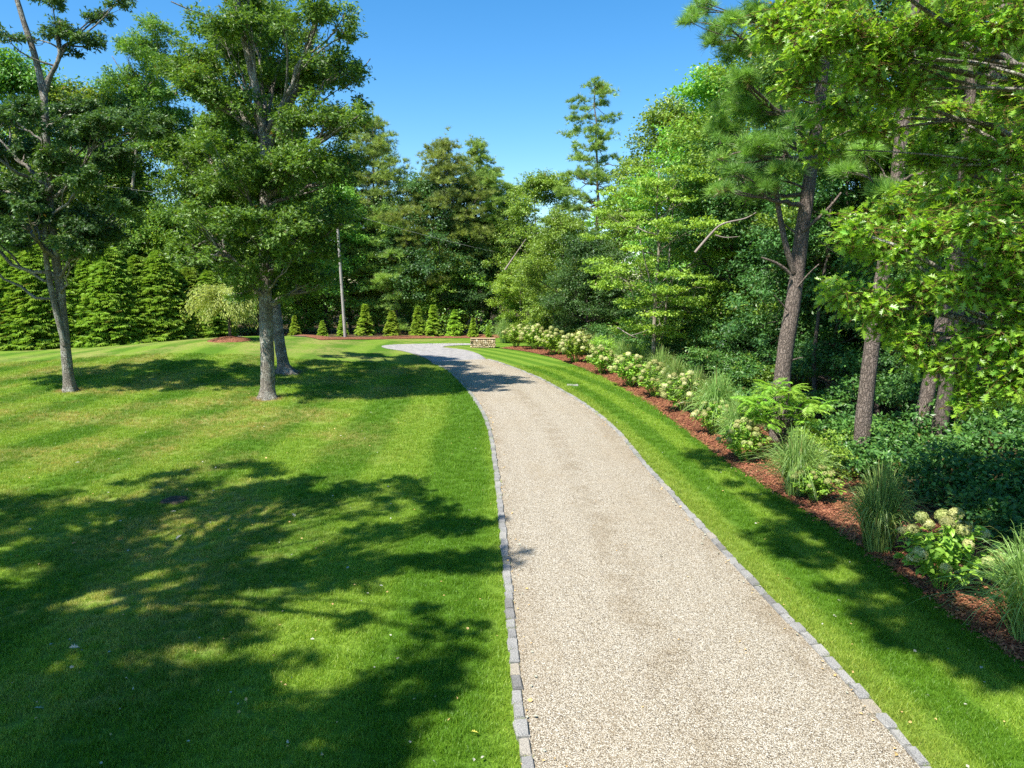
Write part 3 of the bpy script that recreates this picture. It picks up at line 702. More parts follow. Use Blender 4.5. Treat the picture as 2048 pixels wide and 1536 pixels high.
forest('broadleaf_tree', PN[0], 1930, -40, 28, 'leafy tree behind the leaning trunks at right')
forest('oak_tree', PN[1], 2060, -100, 24, 'dark oak at the right picture edge')
forest('oak_tree', PN[1], 1905, 360, 22, 'low leafy tree among the leaning trunks')

for px, top, Y, k, lab in [(1660, 240, 24, 1, 'thin dark stem between the pine with dead stubs and the straight pine'), (1700, 180, 27, 0, 'thin pale stem close left of the straight pine'), (1795, 250, 23, 1, 'thin dark stem between the straight pine and the leaning trunks'), (1990, 200, 22, 0, 'thin pale stem right of the leaning trunks')]:
    forest('slender_tree', PT[k], px, top, Y, lab)

# ------------------------------------------------------------------ the oaks on the lawn
TUFT_L = [T_tuft(22, .035, rt, 1.35) for _ in range(4)]
def px_clumps(rng, rows, Y, spread, dup=1, flat=.75):
    """crown masses read off the photograph, spread in depth round the trunk"""
    out = []
    for (px, py, r) in rows:
        for k in range(dup):
            y = Y + rng.uniform(-spread, spread) if k else Y + rng.uniform(-.5, .5) * spread
            p = at(px + rng.normal(0, .25) * r, py + rng.normal(0, .25) * r, y); s = r * y / FPX * rng.uniform(.5, 1.0)
            out.append((p, (s, s, s * flat)))
    return out

def own_tree(name, label, base_px, Y, trunk_px, r0, r1, forks, clumps, nl, ls, leaf, bark, seed, group=None, tmpls=None, lr=.1, stubs=(), kind='leaf', twigs=4, fl=.75, rise=.5, k=None):
    rng = np.random.default_rng(seed); b0 = at(*base_px, Y); b0[2] = float(height(b0[0], b0[1]))
    ta, ca = Acc(), Acc(); P = [np.array([b0[0], b0[1], b0[2] - .15])] + [at(px, py, Y + dy) for px, py, dy in trunk_px]
    tp = spline(P, 30); rad = r0 + (r1 - r0) * np.linspace(0, 1, 30) ** .8
    tloc = tp - b0; ta.tube(tloc, rad, 16, .035, rng, lobes=flare(fl, 5, seed, .09))
    for f in forks:
        fp = spline([at(px, py, Y + dy) - b0 for px, py, dy in f[0]], 14); ta.tube(fp, np.linspace(f[1], f[2], 14), 10, .03, rng)
    cl = [(c - b0, s) for c, s in clumps]
    limbs(rng, tloc, rad, cl, ta, lr, twigs, rise, k=k)
    for (a, c_, r_) in stubs:
        A = at(*a) - b0; C_ = at(*c_) - b0; ta.tube(bez(A, (A + C_) / 2 + rng.normal(0, .08, 3), C_, 6), np.linspace(r_, r_ * .45, 6), 6, .08, rng)
    (leaf_cloud if kind == 'leaf' else tuft_cloud)(rng, cl, nl, ls, tmpls or [STAR, STAR, K2], ca)
    root = empty(name, b0, label, 'tree', group); link('trunk', ta.mesh('trunk', M[bark], True), root); link('crown', ca.mesh('crown', M[leaf]), root); return root

rb = np.random.default_rng(31)
rowsB = [(400,120,50),(440,70,50),(500,40,60),(570,50,55),(640,30,50),(690,60,36),(400,200,52),(460,180,58),(530,150,50),(600,140,55),(655,140,45),(430,290,58),(500,280,55),(580,250,55),(640,230,52),(690,260,42),(395,370,50),(455,380,58),(520,370,48),(600,350,55),(655,340,50),(420,460,52),(485,470,55),(555,470,50),(620,440,52),(665,420,42),(530,555,40),(495,535,40),(590,530,45),(640,500,42),(460,540,32),(556,590,26),(380,430,44),(370,500,34),(410,520,36),(515,420,40),(545,500,38),(525,350,40),(480,580,26),(610,560,34),(650,560,26),(540,330,36),(480,-30,50),(385,150,36),(370,320,38),(712,225,26),(700,330,28),(715,150,20)]
own_tree('oak_tree', 'big oak with thick grey trunk on the lawn left of the drive', (535, 797), 27.0, [(535,730,0),(532,640,0),(530,540,0),(531,430,0),(531,340,0),(530,280,0)], .275, .19,
         [([(530,300,0),(516,200,-.2),(492,90,-.4),(474,0,-.4),(468,-90,-.4)], .17, .09), ([(532,300,0),(565,235,.2),(602,160,.5),(622,90,.6),(640,10,.7)], .15, .07)],
         px_clumps(rb, [q for q in rowsB if q[0] < 610], 27.0, 3.2, 3, .95) + px_clumps(rb, [q for q in rowsB if q[0] >= 610], 26.2, 1.7, 3, .95), 125000, .15, 'oak_leaf', 'oak_bark', 5, 'oaks on the lawn', lr=.07,
         stubs=[((690,175,27),(741,117,26.6),.035), ((420,36,27),(342,3,26.5),.04)])
rowsC = [(560,190,50),(570,300,45),(440,240,55),(480,120,55),(380,300,45),(560,400,50),(490,330,50),(530,60,50)]
own_tree('oak_tree', 'leaning oak with spreading roots close behind the big lawn oak', (571, 744), 33.6, [(560,690,0),(552,620,0),(547,560,0),(545,450,0),(550,330,0)], .29, .14, [], px_clumps(rb, rowsC, 33.6, 2.6, 3, .9), 60000, .17, 'oak_leaf', 'oak_bark', 6, 'oaks on the lawn', fl=1.5)
rowsA1 = [(115,50,38),(155,72,36),(192,85,22),(170,20,40),(225,10,26),(100,5,36),(20,75,24),(55,68,14),(140,100,20),(250,2,18)]
rowsA2 = [(130,262,45),(190,272,45),(165,215,34),(240,240,40),(290,250,36),(110,330,46),(60,310,46),(160,350,42),(220,325,40),(100,420,46),(160,440,46),(50,400,42),(30,470,42),(200,470,42),(120,490,36),(245,420,30),(20,240,36),(60,225,36),(170,505,30),(-30,300,50),(-40,420,50),(-70,330,50),(-110,290,50),(-150,350,50),(-120,420,50),(-80,480,45),(-170,280,50),(-190,430,45),(-60,230,45)]
own_tree('oak_tree', 'slender oak with forked double trunk nearest the left picture edge', (140, 781), 28.3, [(133,715,0),(126,640,0),(119,565,0),(110,505,0),(99,400,0),(93,290,0),(87,182,0)], .20, .13,
         [([(130,690,-.1),(113,625,-.25),(100,565,-.3),(92,510,-.3),(88,430,-.2)], .12, .09), ([(88,195,0),(72,120,0),(48,45,0),(22,-40,0)], .13, .08), ([(88,195,0),(102,150,-.2),(119,113,-.3),(114,72,-.3),(122,40,-.3)], .09, .04)],
         px_clumps(rb, rowsA1, 28.3, 1.2, 1) + px_clumps(rb, rowsA2, 28.0, 2.8, 3, .9), 120000, .15, 'shade_oak_leaf', 'oak_bark', 7, 'oaks on the lawn', lr=.06)
rowsD = [(300,80,36),(275,110,36),(320,120,36),(250,150,40),(220,190,45),(300,170,45),(350,150,36),(200,240,45),(270,230,50),(340,230,50),(210,300,40),(300,290,45),(240,90,14)]
own_tree('oak_tree', 'oak with bare twisted top branches between the forked oak and the big oak', (262, 672), 58.0, [(262,600,0),(262,480,0),(265,380,0),(275,280,0),(290,180,0)], .2, .08, [([(280,220,0),(262,170,0),(238,135,0),(224,112,0)], .06, .025)],
         px_clumps(rb, rowsD, 58.0, 2.6, 3, .9), 46000, .22, 'oak_leaf', 'oak_bark', 9, lr=.07)

# oak over the viewer's left shoulder, whose crown shades the near lawn
rng = np.random.default_rng(55); cl = []
SO = np.array([-11.2, 3.6, 0])
def inside(x, y, poly):
    c = False; j = len(poly) - 1
    for i in range(len(poly)):
        if (poly[i][1] > y) != (poly[j][1] > y) and x < (poly[j][0] - poly[i][0]) * (y - poly[i][1]) / (poly[j][1] - poly[i][1]) + poly[i][0]: c = not c
        j = i
    return c
shade = [tuple(ground(*q)[:2]) for q in [(-60,1010),(0,1000),(130,985),(250,965),(370,930),(520,935),(620,945),(740,935),(820,965),(900,980),(950,1020),(1000,1060),(1000,1110),(960,1140),(860,1130),(760,1150),(790,1190),(880,1210),(935,1230),(935,1310),(860,1350),(830,1410),(760,1430),(750,1536),(500,2000),(-300,1900)]]
gaps = [(*ground(x, y)[:2], r) for x, y, r in [(520,1030,.75),(645,1060,.8),(560,1105,.6),(850,1085,.5),(400,1205,.4),(600,1250,.6),(690,1330,.5),(260,990,.6),(200,1055,.6),(370,1065,.6),(720,1010,.5),(790,1305,.4),(650,1390,.4),(230,1330,.35),(440,1440,.3),(120,1200,.35),(700,1200,.35),(480,1310,.3),(300,1150,.4),(560,1180,.4),(820,1030,.4),(170,960,.4),(800,1230,.35),(880,1290,.3),(700,1270,.35),(560,1380,.35),(330,1420,.35),(380,1300,.3),(900,1090,.4),(120,1300,.3),(60,1150,.35),(470,970,.35)]]
def caster(x, y, z): k = z / math.tan(SUN_EL) ; return np.array([x + sin(SUN_AZ) * k, y + cos(SUN_AZ) * k, z])
while len(cl) < 400:
    x, y = ground(rng.uniform(-250, 1010), rng.uniform(925, 1800))[:2] if len(cl) % 3 else (rng.uniform(-15, .5), rng.uniform(3, 18.5))
    s_ = rng.uniform(.2, .5)
    if not inside(x, y, shade) or any((x - a) ** 2 + (y - b_) ** 2 < (r * min(1, y / 15) * .85 + s_ * .7) ** 2 for a, b_, r in gaps): continue
    cl.append((caster(x, y, rng.uniform(9.6, 14.5)) - SO, (s_, s_, s_ * .6)))
tp = trunk_path(rng, 14, .6); rad = np.linspace(.34, .08, len(tp)); ta, ca = Acc(), Acc(); ta.tube(tp, rad, 14, .03, rng, lobes=flare(.9, 5)); limbs(rng, tp, rad, cl, ta, .035, 1, k=12)
leaf_cloud(rng, cl, 80000, .16, [STAR, K2], ca, shell=.35); finish_tree('oak_tree', SO, 'oak beside the viewer shading the near lawn', 'tree', 'oaks on the lawn', ta, ca, 'oak_bark', 'oak_leaf')

rng = np.random.default_rng(56); cl = []; S2 = np.array([3.6, -1.5, 0])
for q in [(1410,905),(1445,935),(1500,985),(1545,1000),(1600,1030),(1640,1060),(1680,1085),(1720,1110),(1770,1150),(1810,1180),(1860,1220),(1700,1180),(1760,1225),(1830,1270),(1930,1290),(1990,1310),(1640,1110),(1585,1050),(1900,1255),(2060,1340),(1560,1080),(1980,1350)]:
    for k in range(2):
        p = ground(q[0] + rng.normal(0, 14), q[1] + rng.normal(0, 10)); s_ = rng.uniform(.22, .5); cl.append((caster(p[0], p[1], rng.uniform(12.0, 14.5)) - S2, (s_, s_, s_ * .5)))
tp = trunk_path(rng, 14, .5); rad = np.linspace(.28, .08, len(tp)); ta, ca = Acc(), Acc(); ta.tube(tp, rad, 14, .03, rng, lobes=flare(.9, 5)); limbs(rng, tp, rad, cl, ta, .03, 1, k=6)
leaf_cloud(rng, cl, 12000, .16, [STAR, K2], ca, shell=.2); finish_tree('oak_tree', S2, 'oak beside the viewer shading the right lawn strip', 'tree', 'oaks on the lawn', ta, ca, 'oak_bark', 'oak_leaf')

# ------------------------------------------------------------------ the near oak reaching in from the right
rng = np.random.default_rng(66); NB0 = np.array([10.4, 9.0, 0.0])
rowsN = [(1715,465,9.36,0.34),(1790,500,9.36,0.41),(1860,470,9.36,0.48),(1950,450,8.89,0.53),(2020,480,8.77,0.53),(1690,595,9.59,0.30),(1760,610,9.36,0.41),(1840,590,9.36,0.44),(1930,570,8.89,0.48),(2010,560,8.77,0.53),(1900,400,9.95,0.44),(1980,390,9.95,0.48),(2040,400,9.36,0.53),(1830,690,9.36,0.31),(1880,720,9.36,0.37),(1960,700,8.77,0.44),(2030,680,8.42,0.48),(1950,790,8.77,0.30),(2030,770,8.42,0.41),(1790,655,9.59,0.28),(2050,620,8.54,0.53),(2100,520,8.42,0.57),(2110,720,8.19,0.57),
         (1560,60,11,.5),(1620,100,10.5,.5),(1700,60,10,.6),(1780,100,10,.6),(1650,30,10.5,.55),(1740,150,10,.55),(1850,60,10,.6),(1930,40,9.5,.6),(2010,60,9,.6),(1820,180,10,.55),(1900,230,11,.65),(1980,250,11,.65),(2040,180,10,.6),(1600,160,11,.42),(1680,215,11,.45),(1645,300,11,.28),(1850,320,11,.45),(1950,330,10.5,.45),(2030,310,10,.5),(1760,260,11,.45),(1590,20,11,.4),
         (1790,430,12,.5),(1860,480,12.5,.55),(1940,420,12,.6),(2010,500,12.5,.6),(1980,590,12.5,.55),(1890,560,12.5,.5),(2050,430,12,.6),(2080,600,12,.6),(1830,390,12.5,.45),(2000,690,12.5,.45),(2070,720,12,.5),(2120,560,12.5,.6),(2150,700,12,.6),(2180,480,12,.7),
         (1700,-80,9,.8),(1850,-80,9,.8),(2000,-60,8,.8),(2150,200,8,.8),(2200,0,8,.9),(2250,420,7.5,.8),(1950,-150,7,.8),(2300,650,7,.7)]
cl = [(at(px, py, Y) - NB0, (r, r, r * .62)) for px, py, Y, r in rowsN]
tp = spline([[0, 0, -.1], [.05, .1, 2], [-.1, .2, 5], [-.3, .3, 8], [-.4, .6, 11.5]], 20); rad = np.linspace(.30, .10, 20)
ta = Acc(); ta.tube(tp, rad, 14, .03, rng, lobes=flare(.9, 5)); limbs(rng, tp, rad, cl, ta, .055, 0, rise=.28, k=11)
tw, LP, LA, LN, LS, LT = Acc(), [], [], [], [], []
for c, r in cl:
    for _ in range(int(50 * r[0] / .4)):
        d = norm(rng.normal(size=3) * [1, 1, .45] + norm((c - [0, 0, c[2]]))[None][0] * .55); b0 = c - d * r[0] * .35 + rng.normal(0, .1, 3); L = r[0] * rng.uniform(.8, 1.35)
        tp_ = bez(b0, b0 + d * L * .5 + [0, 0, .06], b0 + d * L + [0, 0, -.05], 5); tw.tube(tp_, [.005, .0045, .004, .003, .002], 3)
        for k in range(rng.integers(5, 9)):
            u = rng.uniform(.3, 1.0); p = tp_[min(4, int(u * 4.2))] + rng.normal(0, .02, 3); la = norm(d + rng.normal(0, .75, 3) - [0, 0, .18])
            tw.tube(np.array([p, p + la * .03]), [.003, .002], 3, cap=False)
            LP.append(p + la * .03); LA.append(la); LN.append(norm(np.array([0, 0, .85]) + rng.normal(0, .42, 3))); LS.append(rng.uniform(.085, .155)); LT.append(np.clip(rng.beta(2.2, 2), 0, .93) if rng.random() > .01 else 1)
LP, LA, LN, LS, LT = map(np.array, (LP, LA, LN, LS, LT))
root = empty('oak_tree', NB0, 'near oak whose long lobed leafy branches reach in from the right edge', 'tree')
link('trunk', ta.mesh('trunk', M['oak_bark'], True), root); link('twigs', tw.mesh('twigs', M['twig'], True), root)
wp = LP + NB0; fwd = wp[:, 1] * cos(PITCH) - (wp[:, 2] - CAM_H) * sin(PITCH); upv = wp[:, 1] * sin(PITCH) + (wp[:, 2] - CAM_H) * cos(PITCH)
inview = (np.abs(wp[:, 0] / fwd) < .70) & (np.abs(upv / fwd) < .53); order = np.argsort(np.where(inview, fwd, 1e3) / LS)
sel = order[:300]; rest = np.setdiff1d(np.arange(len(LP)), sel); ca = Acc()
V, T, tt = scatter(OAK, LP[rest], LA[rest], LN[rest], LS[rest], LT[rest]); ca.add(V, None, T, tt)
tag(link('foliage', ca.mesh('foliage', M['oak_leaf_near']), root), kind='stuff')
leafm = [mesh('leaf', OAK[0], [OAK[1]], M['oak_leaf_near'], np.full(len(OAK[1]), t)) for t in (.15, .35, .5, .65, .85)]
from mathutils import Matrix
for i in sel:
    a = norm(LA[i]); x = norm(np.cross(a, LN[i])); n = np.cross(x, a); o = link('leaf', leafm[min(4, int(LT[i] * 5))], root); s = LS[i]
    o.matrix_local = Matrix(((x[0] * s, a[0] * s, n[0] * s, LP[i][0]), (x[1] * s, a[1] * s, n[1] * s, LP[i][1]), (x[2] * s, a[2] * s, n[2] * s, LP[i][2]), (0, 0, 0, 1)))

# ------------------------------------------------------------------ pines along the bed
rp = np.random.default_rng(21); GP = 'pines at the edge of the wood'
rows1 = [(1400,18,26),(1450,55,34),(1500,30,40),(1560,40,40),(1480,105,30),(1530,95,34),(1590,130,36),(1385,40,18),(1425,90,20),(1480,215,40),(1530,235,40),(1450,275,34),(1510,300,40),(1560,285,30),(1470,345,34),(1530,365,34),(1570,345,26),(1490,175,26),(1600,250,28),(1440,385,28),(1500,400,26),(1440,320,22),(1640,60,40),(1700,20,40),(1600,-60,50),(1700,-90,50),(1500,-70,45)]
own_tree('pine_tree', 'tall pine with dead branch stubs behind the sumac', (1558, 905), 19.5, [(1562,800,0),(1567,730,0),(1579,650,0),(1593,560,0),(1603,470,0),(1615,390,0),(1626,300,0),(1640,200,0),(1650,100,0),(1656,0,0),(1660,-150,0)], .25, .12,
         [([(1588,545,-.1),(1574,500,-.2),(1563,450,-.2),(1554,395,-.2),(1550,335,-.2)], .085, .06)], px_clumps(rp, rows1, 19.3, 1.3, 3, .8), 4600, .30, 'near_needle', 'pine_bark', 11, GP, TUFT_L,
         stubs=[((1580,548,19.3),(1523,515,19.0),.05),((1597,572,19.3),(1638,528,19.0),.03),((1604,462,19.3),(1682,385,19.0),.055),((1575,620,19.3),(1548,590,19.1),.02),((1585,720,19.3),(1606,715,19.2),.02),((1590,465,19.3),(1560,440,19.2),.03),((1615,330,19.3),(1560,210,18.8),.05),((1620,300,19.3),(1700,260,19),.04),((1640,210,19.3),(1560,190,19),.03)], kind='tuft', rise=.1, lr=.045, fl=.3, twigs=3, k=18)
rows2 = [(1720,300,34),(1690,340,28),(1765,375,30),(1860,370,34),(1880,320,34),(1800,60,40),(1880,120,40),(1760,120,34),(1850,-60,50),(1770,-80,50)]
own_tree('pine_tree', 'straight pine rising behind the fountain grasses, left of three leaning trunks', (1722, 938), 16.8, [(1724,880,0),(1729,820,0),(1745,680,0),(1765,550,0),(1790,400,0),(1802,280,0),(1815,150,0),(1828,20,0),(1842,-150,0)], .215, .11, [], px_clumps(rp, rows2, 16.8, 1.2, 2, .5), 2000, .30, 'near_needle', 'pine_bark', 12, GP, TUFT_L, kind='tuft', rise=.1, lr=.04, fl=.3, twigs=3, k=8)
own_tree('pine_tree', 'leftmost of the three leaning pine trunks in the dark wood', (1822, 932), 18.2, [(1828,890,0),(1841,845,0),(1862,755,0),(1885,640,0),(1906,520,0),(1926,380,0),(1940,200,0),(1952,0,0),(1960,-100,0)], .21, .11, [], px_clumps(rp, [(1900,180,34),(1960,120,36),(2000,200,36),(1930,-40,50),(1860,430,26)], 18.2, 1.2, 2, .5), 1800, .26, 'near_needle', 'pine_bark', 13, GP, TUFT_L, kind='tuft', rise=.1, lr=.04, fl=.3, twigs=3, k=5)
own_tree('pine_tree', 'middle of the three leaning pine trunks in the dark wood', (1862, 948), 17.4, [(1868,905,0),(1881,845,0),(1894,760,0),(1910,650,0),(1928,540,0),(1948,400,0),(1985,180,0),(2010,0,0)], .21, .11, [], px_clumps(rp, [(2000,60,40),(2040,140,36),(1960,300,30)], 17.4, 1.2, 2, .5), 1300, .26, 'near_needle', 'dark_bark', 14, GP, TUFT_L, kind='tuft', rise=.1, lr=.04, fl=.3, twigs=3, k=4)
own_tree('pine_tree', 'pale barked rightmost of the three leaning pine trunks', (1916, 905), 19.6, [(1924,860,0),(1937,810,0),(1952,745,0),(1966,650,0),(1985,520,0),(2010,350,0),(2040,150,0)], .19, .10, [], px_clumps(rp, [(2040,240,36),(2060,100,36)], 19.6, 1.2, 2, .5), 900, .26, 'near_needle', 'oak_bark', 15, GP, TUFT_L, kind='tuft', rise=.1, lr=.04, fl=.3, twigs=3, k=2)

# slender beech with level sprays
rng = np.random.default_rng(88); cl = []
for i in range(95):
    f = rng.random(); py = 335 + f * 350; hw = 30 + 105 * sin(pi * min(1, .12 + .8 * f)) ; px = 1318 + rng.uniform(-1, 1) * hw; Y = 32 + rng.uniform(-1, 1) * hw * .0225
    s = rng.uniform(.45, .8); cl.append((at(px, py, Y), (s, s, s * .3)))
own_tree('beech_tree', 'slender pale stemmed beech with level leafy sprays behind the hydrangeas', (1306, 700), 32.0, [(1309,640,0),(1313,560,0),(1318,490,0),(1313,420,0),(1318,345,0)], .10, .03, [([(1330,650,.2),(1336,560,.2),(1341,470,.2),(1348,400,.2)], .06, .03), ([(1310,600,0),(1292,530,-.3),(1280,480,-.5)], .04, .02)], cl, 34000, .115, 'light_leaf', 'pale_bark', 17, None, [K3], lr=.025, fl=.3, twigs=2, rise=.35, k=24)

# weeping tree in its ring of mulch
wb = ground(460, 680); rng = np.random.default_rng(90); ta, ca = Acc(), Acc(); ta.tube([[0, 0, -.1], [.03, 0, .8], [-.02, .05, 1.6], [.0, 0, 2.6]], [.11, .09, .08, .05], 10)
P, A, N = [], [], []
for i in range(150):
    a = rng.uniform(0, 6.28); R = rng.uniform(.5, 2.2); h = 2.2 + 1.5 * rng.random() ** .7; o = np.array([cos(a), sin(a), 0]); s = np.array([0, 0, 1.7]); top = s + o * R * .55 + [0, 0, h - 1.5]; end = o * R + [-.9 * (a > 1.57) * (a < 4.7) * .6, 0, max(1.0, h - rng.uniform(.7, 1.7))]
    br = bez(s, top + [0, 0, .3], end, 12); ta.tube(br, np.linspace(.018, .004, 12), 4)
    for k in range(90): u = rng.integers(3, 12); P.append(br[u] + rng.normal(0, .10, 3)); A.append(norm(br[u] - br[u - 1]) + rng.normal(0, .4, 3) - [0, 0, .5]); N.append(o + rng.normal(0, .5, 3) + [0, 0, .5])
V, T, tt = scatter(T_kite(.28), np.array(P), np.array(A), np.array(N), rng.uniform(.12, .2, len(P)), np.clip(rng.beta(2, 2, len(P)), 0, .93)); ca.add(V, None, T, tt)
finish_tree('weeping_tree', wb, 'small yellowish weeping tree in a ring of red mulch on the knoll', 'tree', None, ta, ca, 'dark_bark', 'weeping_leaf')
th = np.linspace(0, 2 * pi, 28, endpoint=False); V = [[0, 0, .26]]; 
for r_, h_ in ((.5, .2), (1.0, .10), (1.42, -.03)):
    for t in th: x, y = r_ * cos(t), r_ * sin(t) * 1.1; V.append([x, y, h_ + float(height(wb[0] + x, wb[1] + y)) - wb[2] + rng.normal(0, .012)])
V = np.array(V) ; k = np.arange(28); k2 = (k + 1) % 28
F4 = np.vstack([np.c_[1 + a * 28 + k, 1 + (a + 1) * 28 + k, 1 + (a + 1) * 28 + k2, 1 + a * 28 + k2] for a in (0, 1)])
o = link('mulch_ring', mesh('mulch_ring', V, [F4, np.c_[np.zeros(28, int), 1 + k, 1 + k2]], M['mulch'], None, True)); o.location = wb; tag(o, kind='structure')

# ------------------------------------------------------------------ tall hedge and the row of small evergreens
ords = ['first', 'second', 'third', 'fourth', 'fifth', 'sixth', 'seventh', 'eighth', 'ninth', 'tenth', 'eleventh', 'twelfth', 'thirteenth', 'fourteenth']
hl = resample(np.array([[-42, 48.8, 0], [-34, 49.6, 0], [-28, 51.0, 0], [-22.6, 53.6, 0]]), 14); rng = np.random.default_rng(4)
for i, q in enumerate(hl[::-1]):
    s = (.72, .80, .93, .86, .98, .9, .96, 1.0, .9, .97, .92, 1.0, .95, .9)[i]
    place('arborvitae_tree', PA[i % 3], (q[0], q[1] + rng.normal(0, .25), -.05), f'{ords[i]} tall arborvitae of the left hedge counted from the weeping tree', 'arborvitae', 'tall arborvitae hedge', rng.uniform(0, 6.28), s)
for i, (px, top) in enumerate([(974, 650), (946, 636), (909, 618), (870, 611), (832, 613), (781, 620), (733, 609), (682, 630), (645, 640), (590, 632)]):
    Y = 59.2 if px > 700 else 55.5; t = at(px, top, Y); z = float(height(t[0], Y)); s = (t[2] - z) / 2.7
    place('arborvitae_shrub', PS[(i * 5) % 3], (t[0] + rng.normal(0, .15), Y + rng.normal(0, .2), z), f'{ords[i]} small arborvitae in the mulch strip counted from the stone pier', 'arborvitae', 'small arborvitae in the far mulch strip', rng.uniform(0, 6.28), s)

# ------------------------------------------------------------------ undergrowth and the wood behind
rng = np.random.default_rng(14); BR = resample(spline(BED_R, 80), 400); cl = []
while len(cl) < 1250:
    q = BR[rng.integers(0, 400)]
    if q[1] < 4: continue
    u = 13 * rng.random() ** 1.5; x, y = q[0] + .15 + u, q[1] + rng.normal(0, .5); r = rng.uniform(.28, .62)
    far = min(1, max(0, (y - 19) / 12)); top = (.35 + .28 * u) * (1 - far) + (1.1 + 1.1 * min(u, 3)) * far; top = min(top, 4.2)
    cl.append((np.array([x, y, .15 + top * rng.random() ** .8]), (r, r, r * .6)))
for i in range(260):
    x, y = rng.uniform(7.6, 16), rng.uniform(9, 19); r = rng.uniform(.3, .6); cl.append((np.array([x + .15 * (y - 9), y, .2 + rng.uniform(.1, .55) * (x - 6.5) * .45]), (r, r, r * .6)))
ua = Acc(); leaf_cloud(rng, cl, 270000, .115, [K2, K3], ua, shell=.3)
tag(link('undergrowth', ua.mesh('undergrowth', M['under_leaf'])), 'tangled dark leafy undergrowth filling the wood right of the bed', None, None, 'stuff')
cl = []
for i in range(420):
    x, y = rng.uniform(-45, 26), rng.uniform(61.2, 71); r = rng.uniform(.7, 1.3); cl.append((np.array([x, y, rng.uniform(.3, 5.5)]), (r, r, r * .7)))
for i in range(120):
    x = rng.uniform(-60, -23); r = rng.uniform(.7, 1.3); cl.append((np.array([x, 56 + rng.uniform(0, 8) + max(0, (x + 30) * .5), rng.uniform(.3, 7)]), (r, r, r * .7)))
ua = Acc(); leaf_cloud(rng, cl, 100000, .20, [K2, K3], ua, shell=.3)
tag(link('thicket', ua.mesh('thicket', M['broad_leaf'])), 'thicket of leafy shrubs under the far tree line', None, None, 'stuff')
cl, ta = [], Acc()
spots = [(x, 74 + rng.uniform(0, 16), rng.uniform(9, 13)) for x in np.arange(-66, 50, 4.2)] + [(rng.uniform(24, 42), y, rng.uniform(11, 16)) for y in np.arange(16, 72, 3.6)] + [(rng.uniform(-74, -50), y, rng.uniform(11, 15)) for y in np.arange(50, 74, 4)]
for x, y, H in spots:
    ta.tube(np.array([[x, y, 0], [x + .2, y, H * .5], [x, y, H * .9]]), [.2, .15, .06], 7)
    for c, r in broad_clumps(rng, H, 1.0, 4.4, 26): cl.append((c + [x, y, 0], r))
ua = Acc(); leaf_cloud(rng, cl, 230000, .42, [K2, K3], ua, shell=.35)
tag(link('woods', ua.mesh('woods', M['broad_leaf'])), 'mass of trees deeper in the wood', None, None, 'stuff')
tag(link('wood_trunks', ta.mesh('wood_trunks', M['dark_bark'], True)), 'trunks deeper in the wood', None, None, 'stuff')

def shrub(px, py, Y, R, H, label, leaf, n, ls, seed, name='shrub'):
    rng = np.random.default_rng(seed); b0 = at(px, py, Y); b0[2] = 0; ta, ca = Acc(), Acc(); cl = []
    for i in range(14): a = i * 2.4; f = rng.random(); rr = R * .75 * sqrt(rng.random()); s = R * rng.uniform(.25, .42); cl.append((np.array([rr * cos(a), rr * sin(a), H * (.15 + .75 * f)]), (s, s, s * .6)))
    for c, r in cl: ta.tube(bez(np.zeros(3), c * [.3, .3, .6], c, 6), np.linspace(.02, .006, 6), 5)
    leaf_cloud(rng, cl, n, ls, [K2, K3], ca); root = empty(name, b0, label, 'shrub', None); link('stems', ta.mesh('stems', M['dark_bark'], True), root); link('foliage', ca.mesh('foliage', M[leaf]), root)
shrub(1640, 900, 15.6, .75, 1.1, 'yellow-green shrub at the edge of the wood right of the sumac', 'light_leaf', 3600, .07, 1)
shrub(1500, 745, 26, 1.2, 1.9, 'sunlit shrub with reddish leaves left of the sumac', 'broad_leaf', 6000, .09, 2)
shrub(1110, 690, 52, 2.2, 3.4, 'blue-green bush behind the far hydrangeas', 'oak_leaf', 9000, .17, 3)
shrub(1180, 705, 44, 1.5, 1.5, 'low yellowish bush behind the middle hydrangeas', 'weeping_leaf', 5000, .12, 4)
shrub(1040, 690, 56, 1.5, 3.6, 'bright green feathery shrub behind the first far hydrangea', 'arbor_leaf', 8000, .16, 5)
shrub(1420, 720, 27, 1.3, 2.0, 'dark shrub behind the tallest fountain grass', 'under_leaf', 6000, .10, 6)
shrub(1240, 700, 36, 1.5, 1.7, 'arching green shrub below the beech', 'light_leaf', 6000, .10, 7)

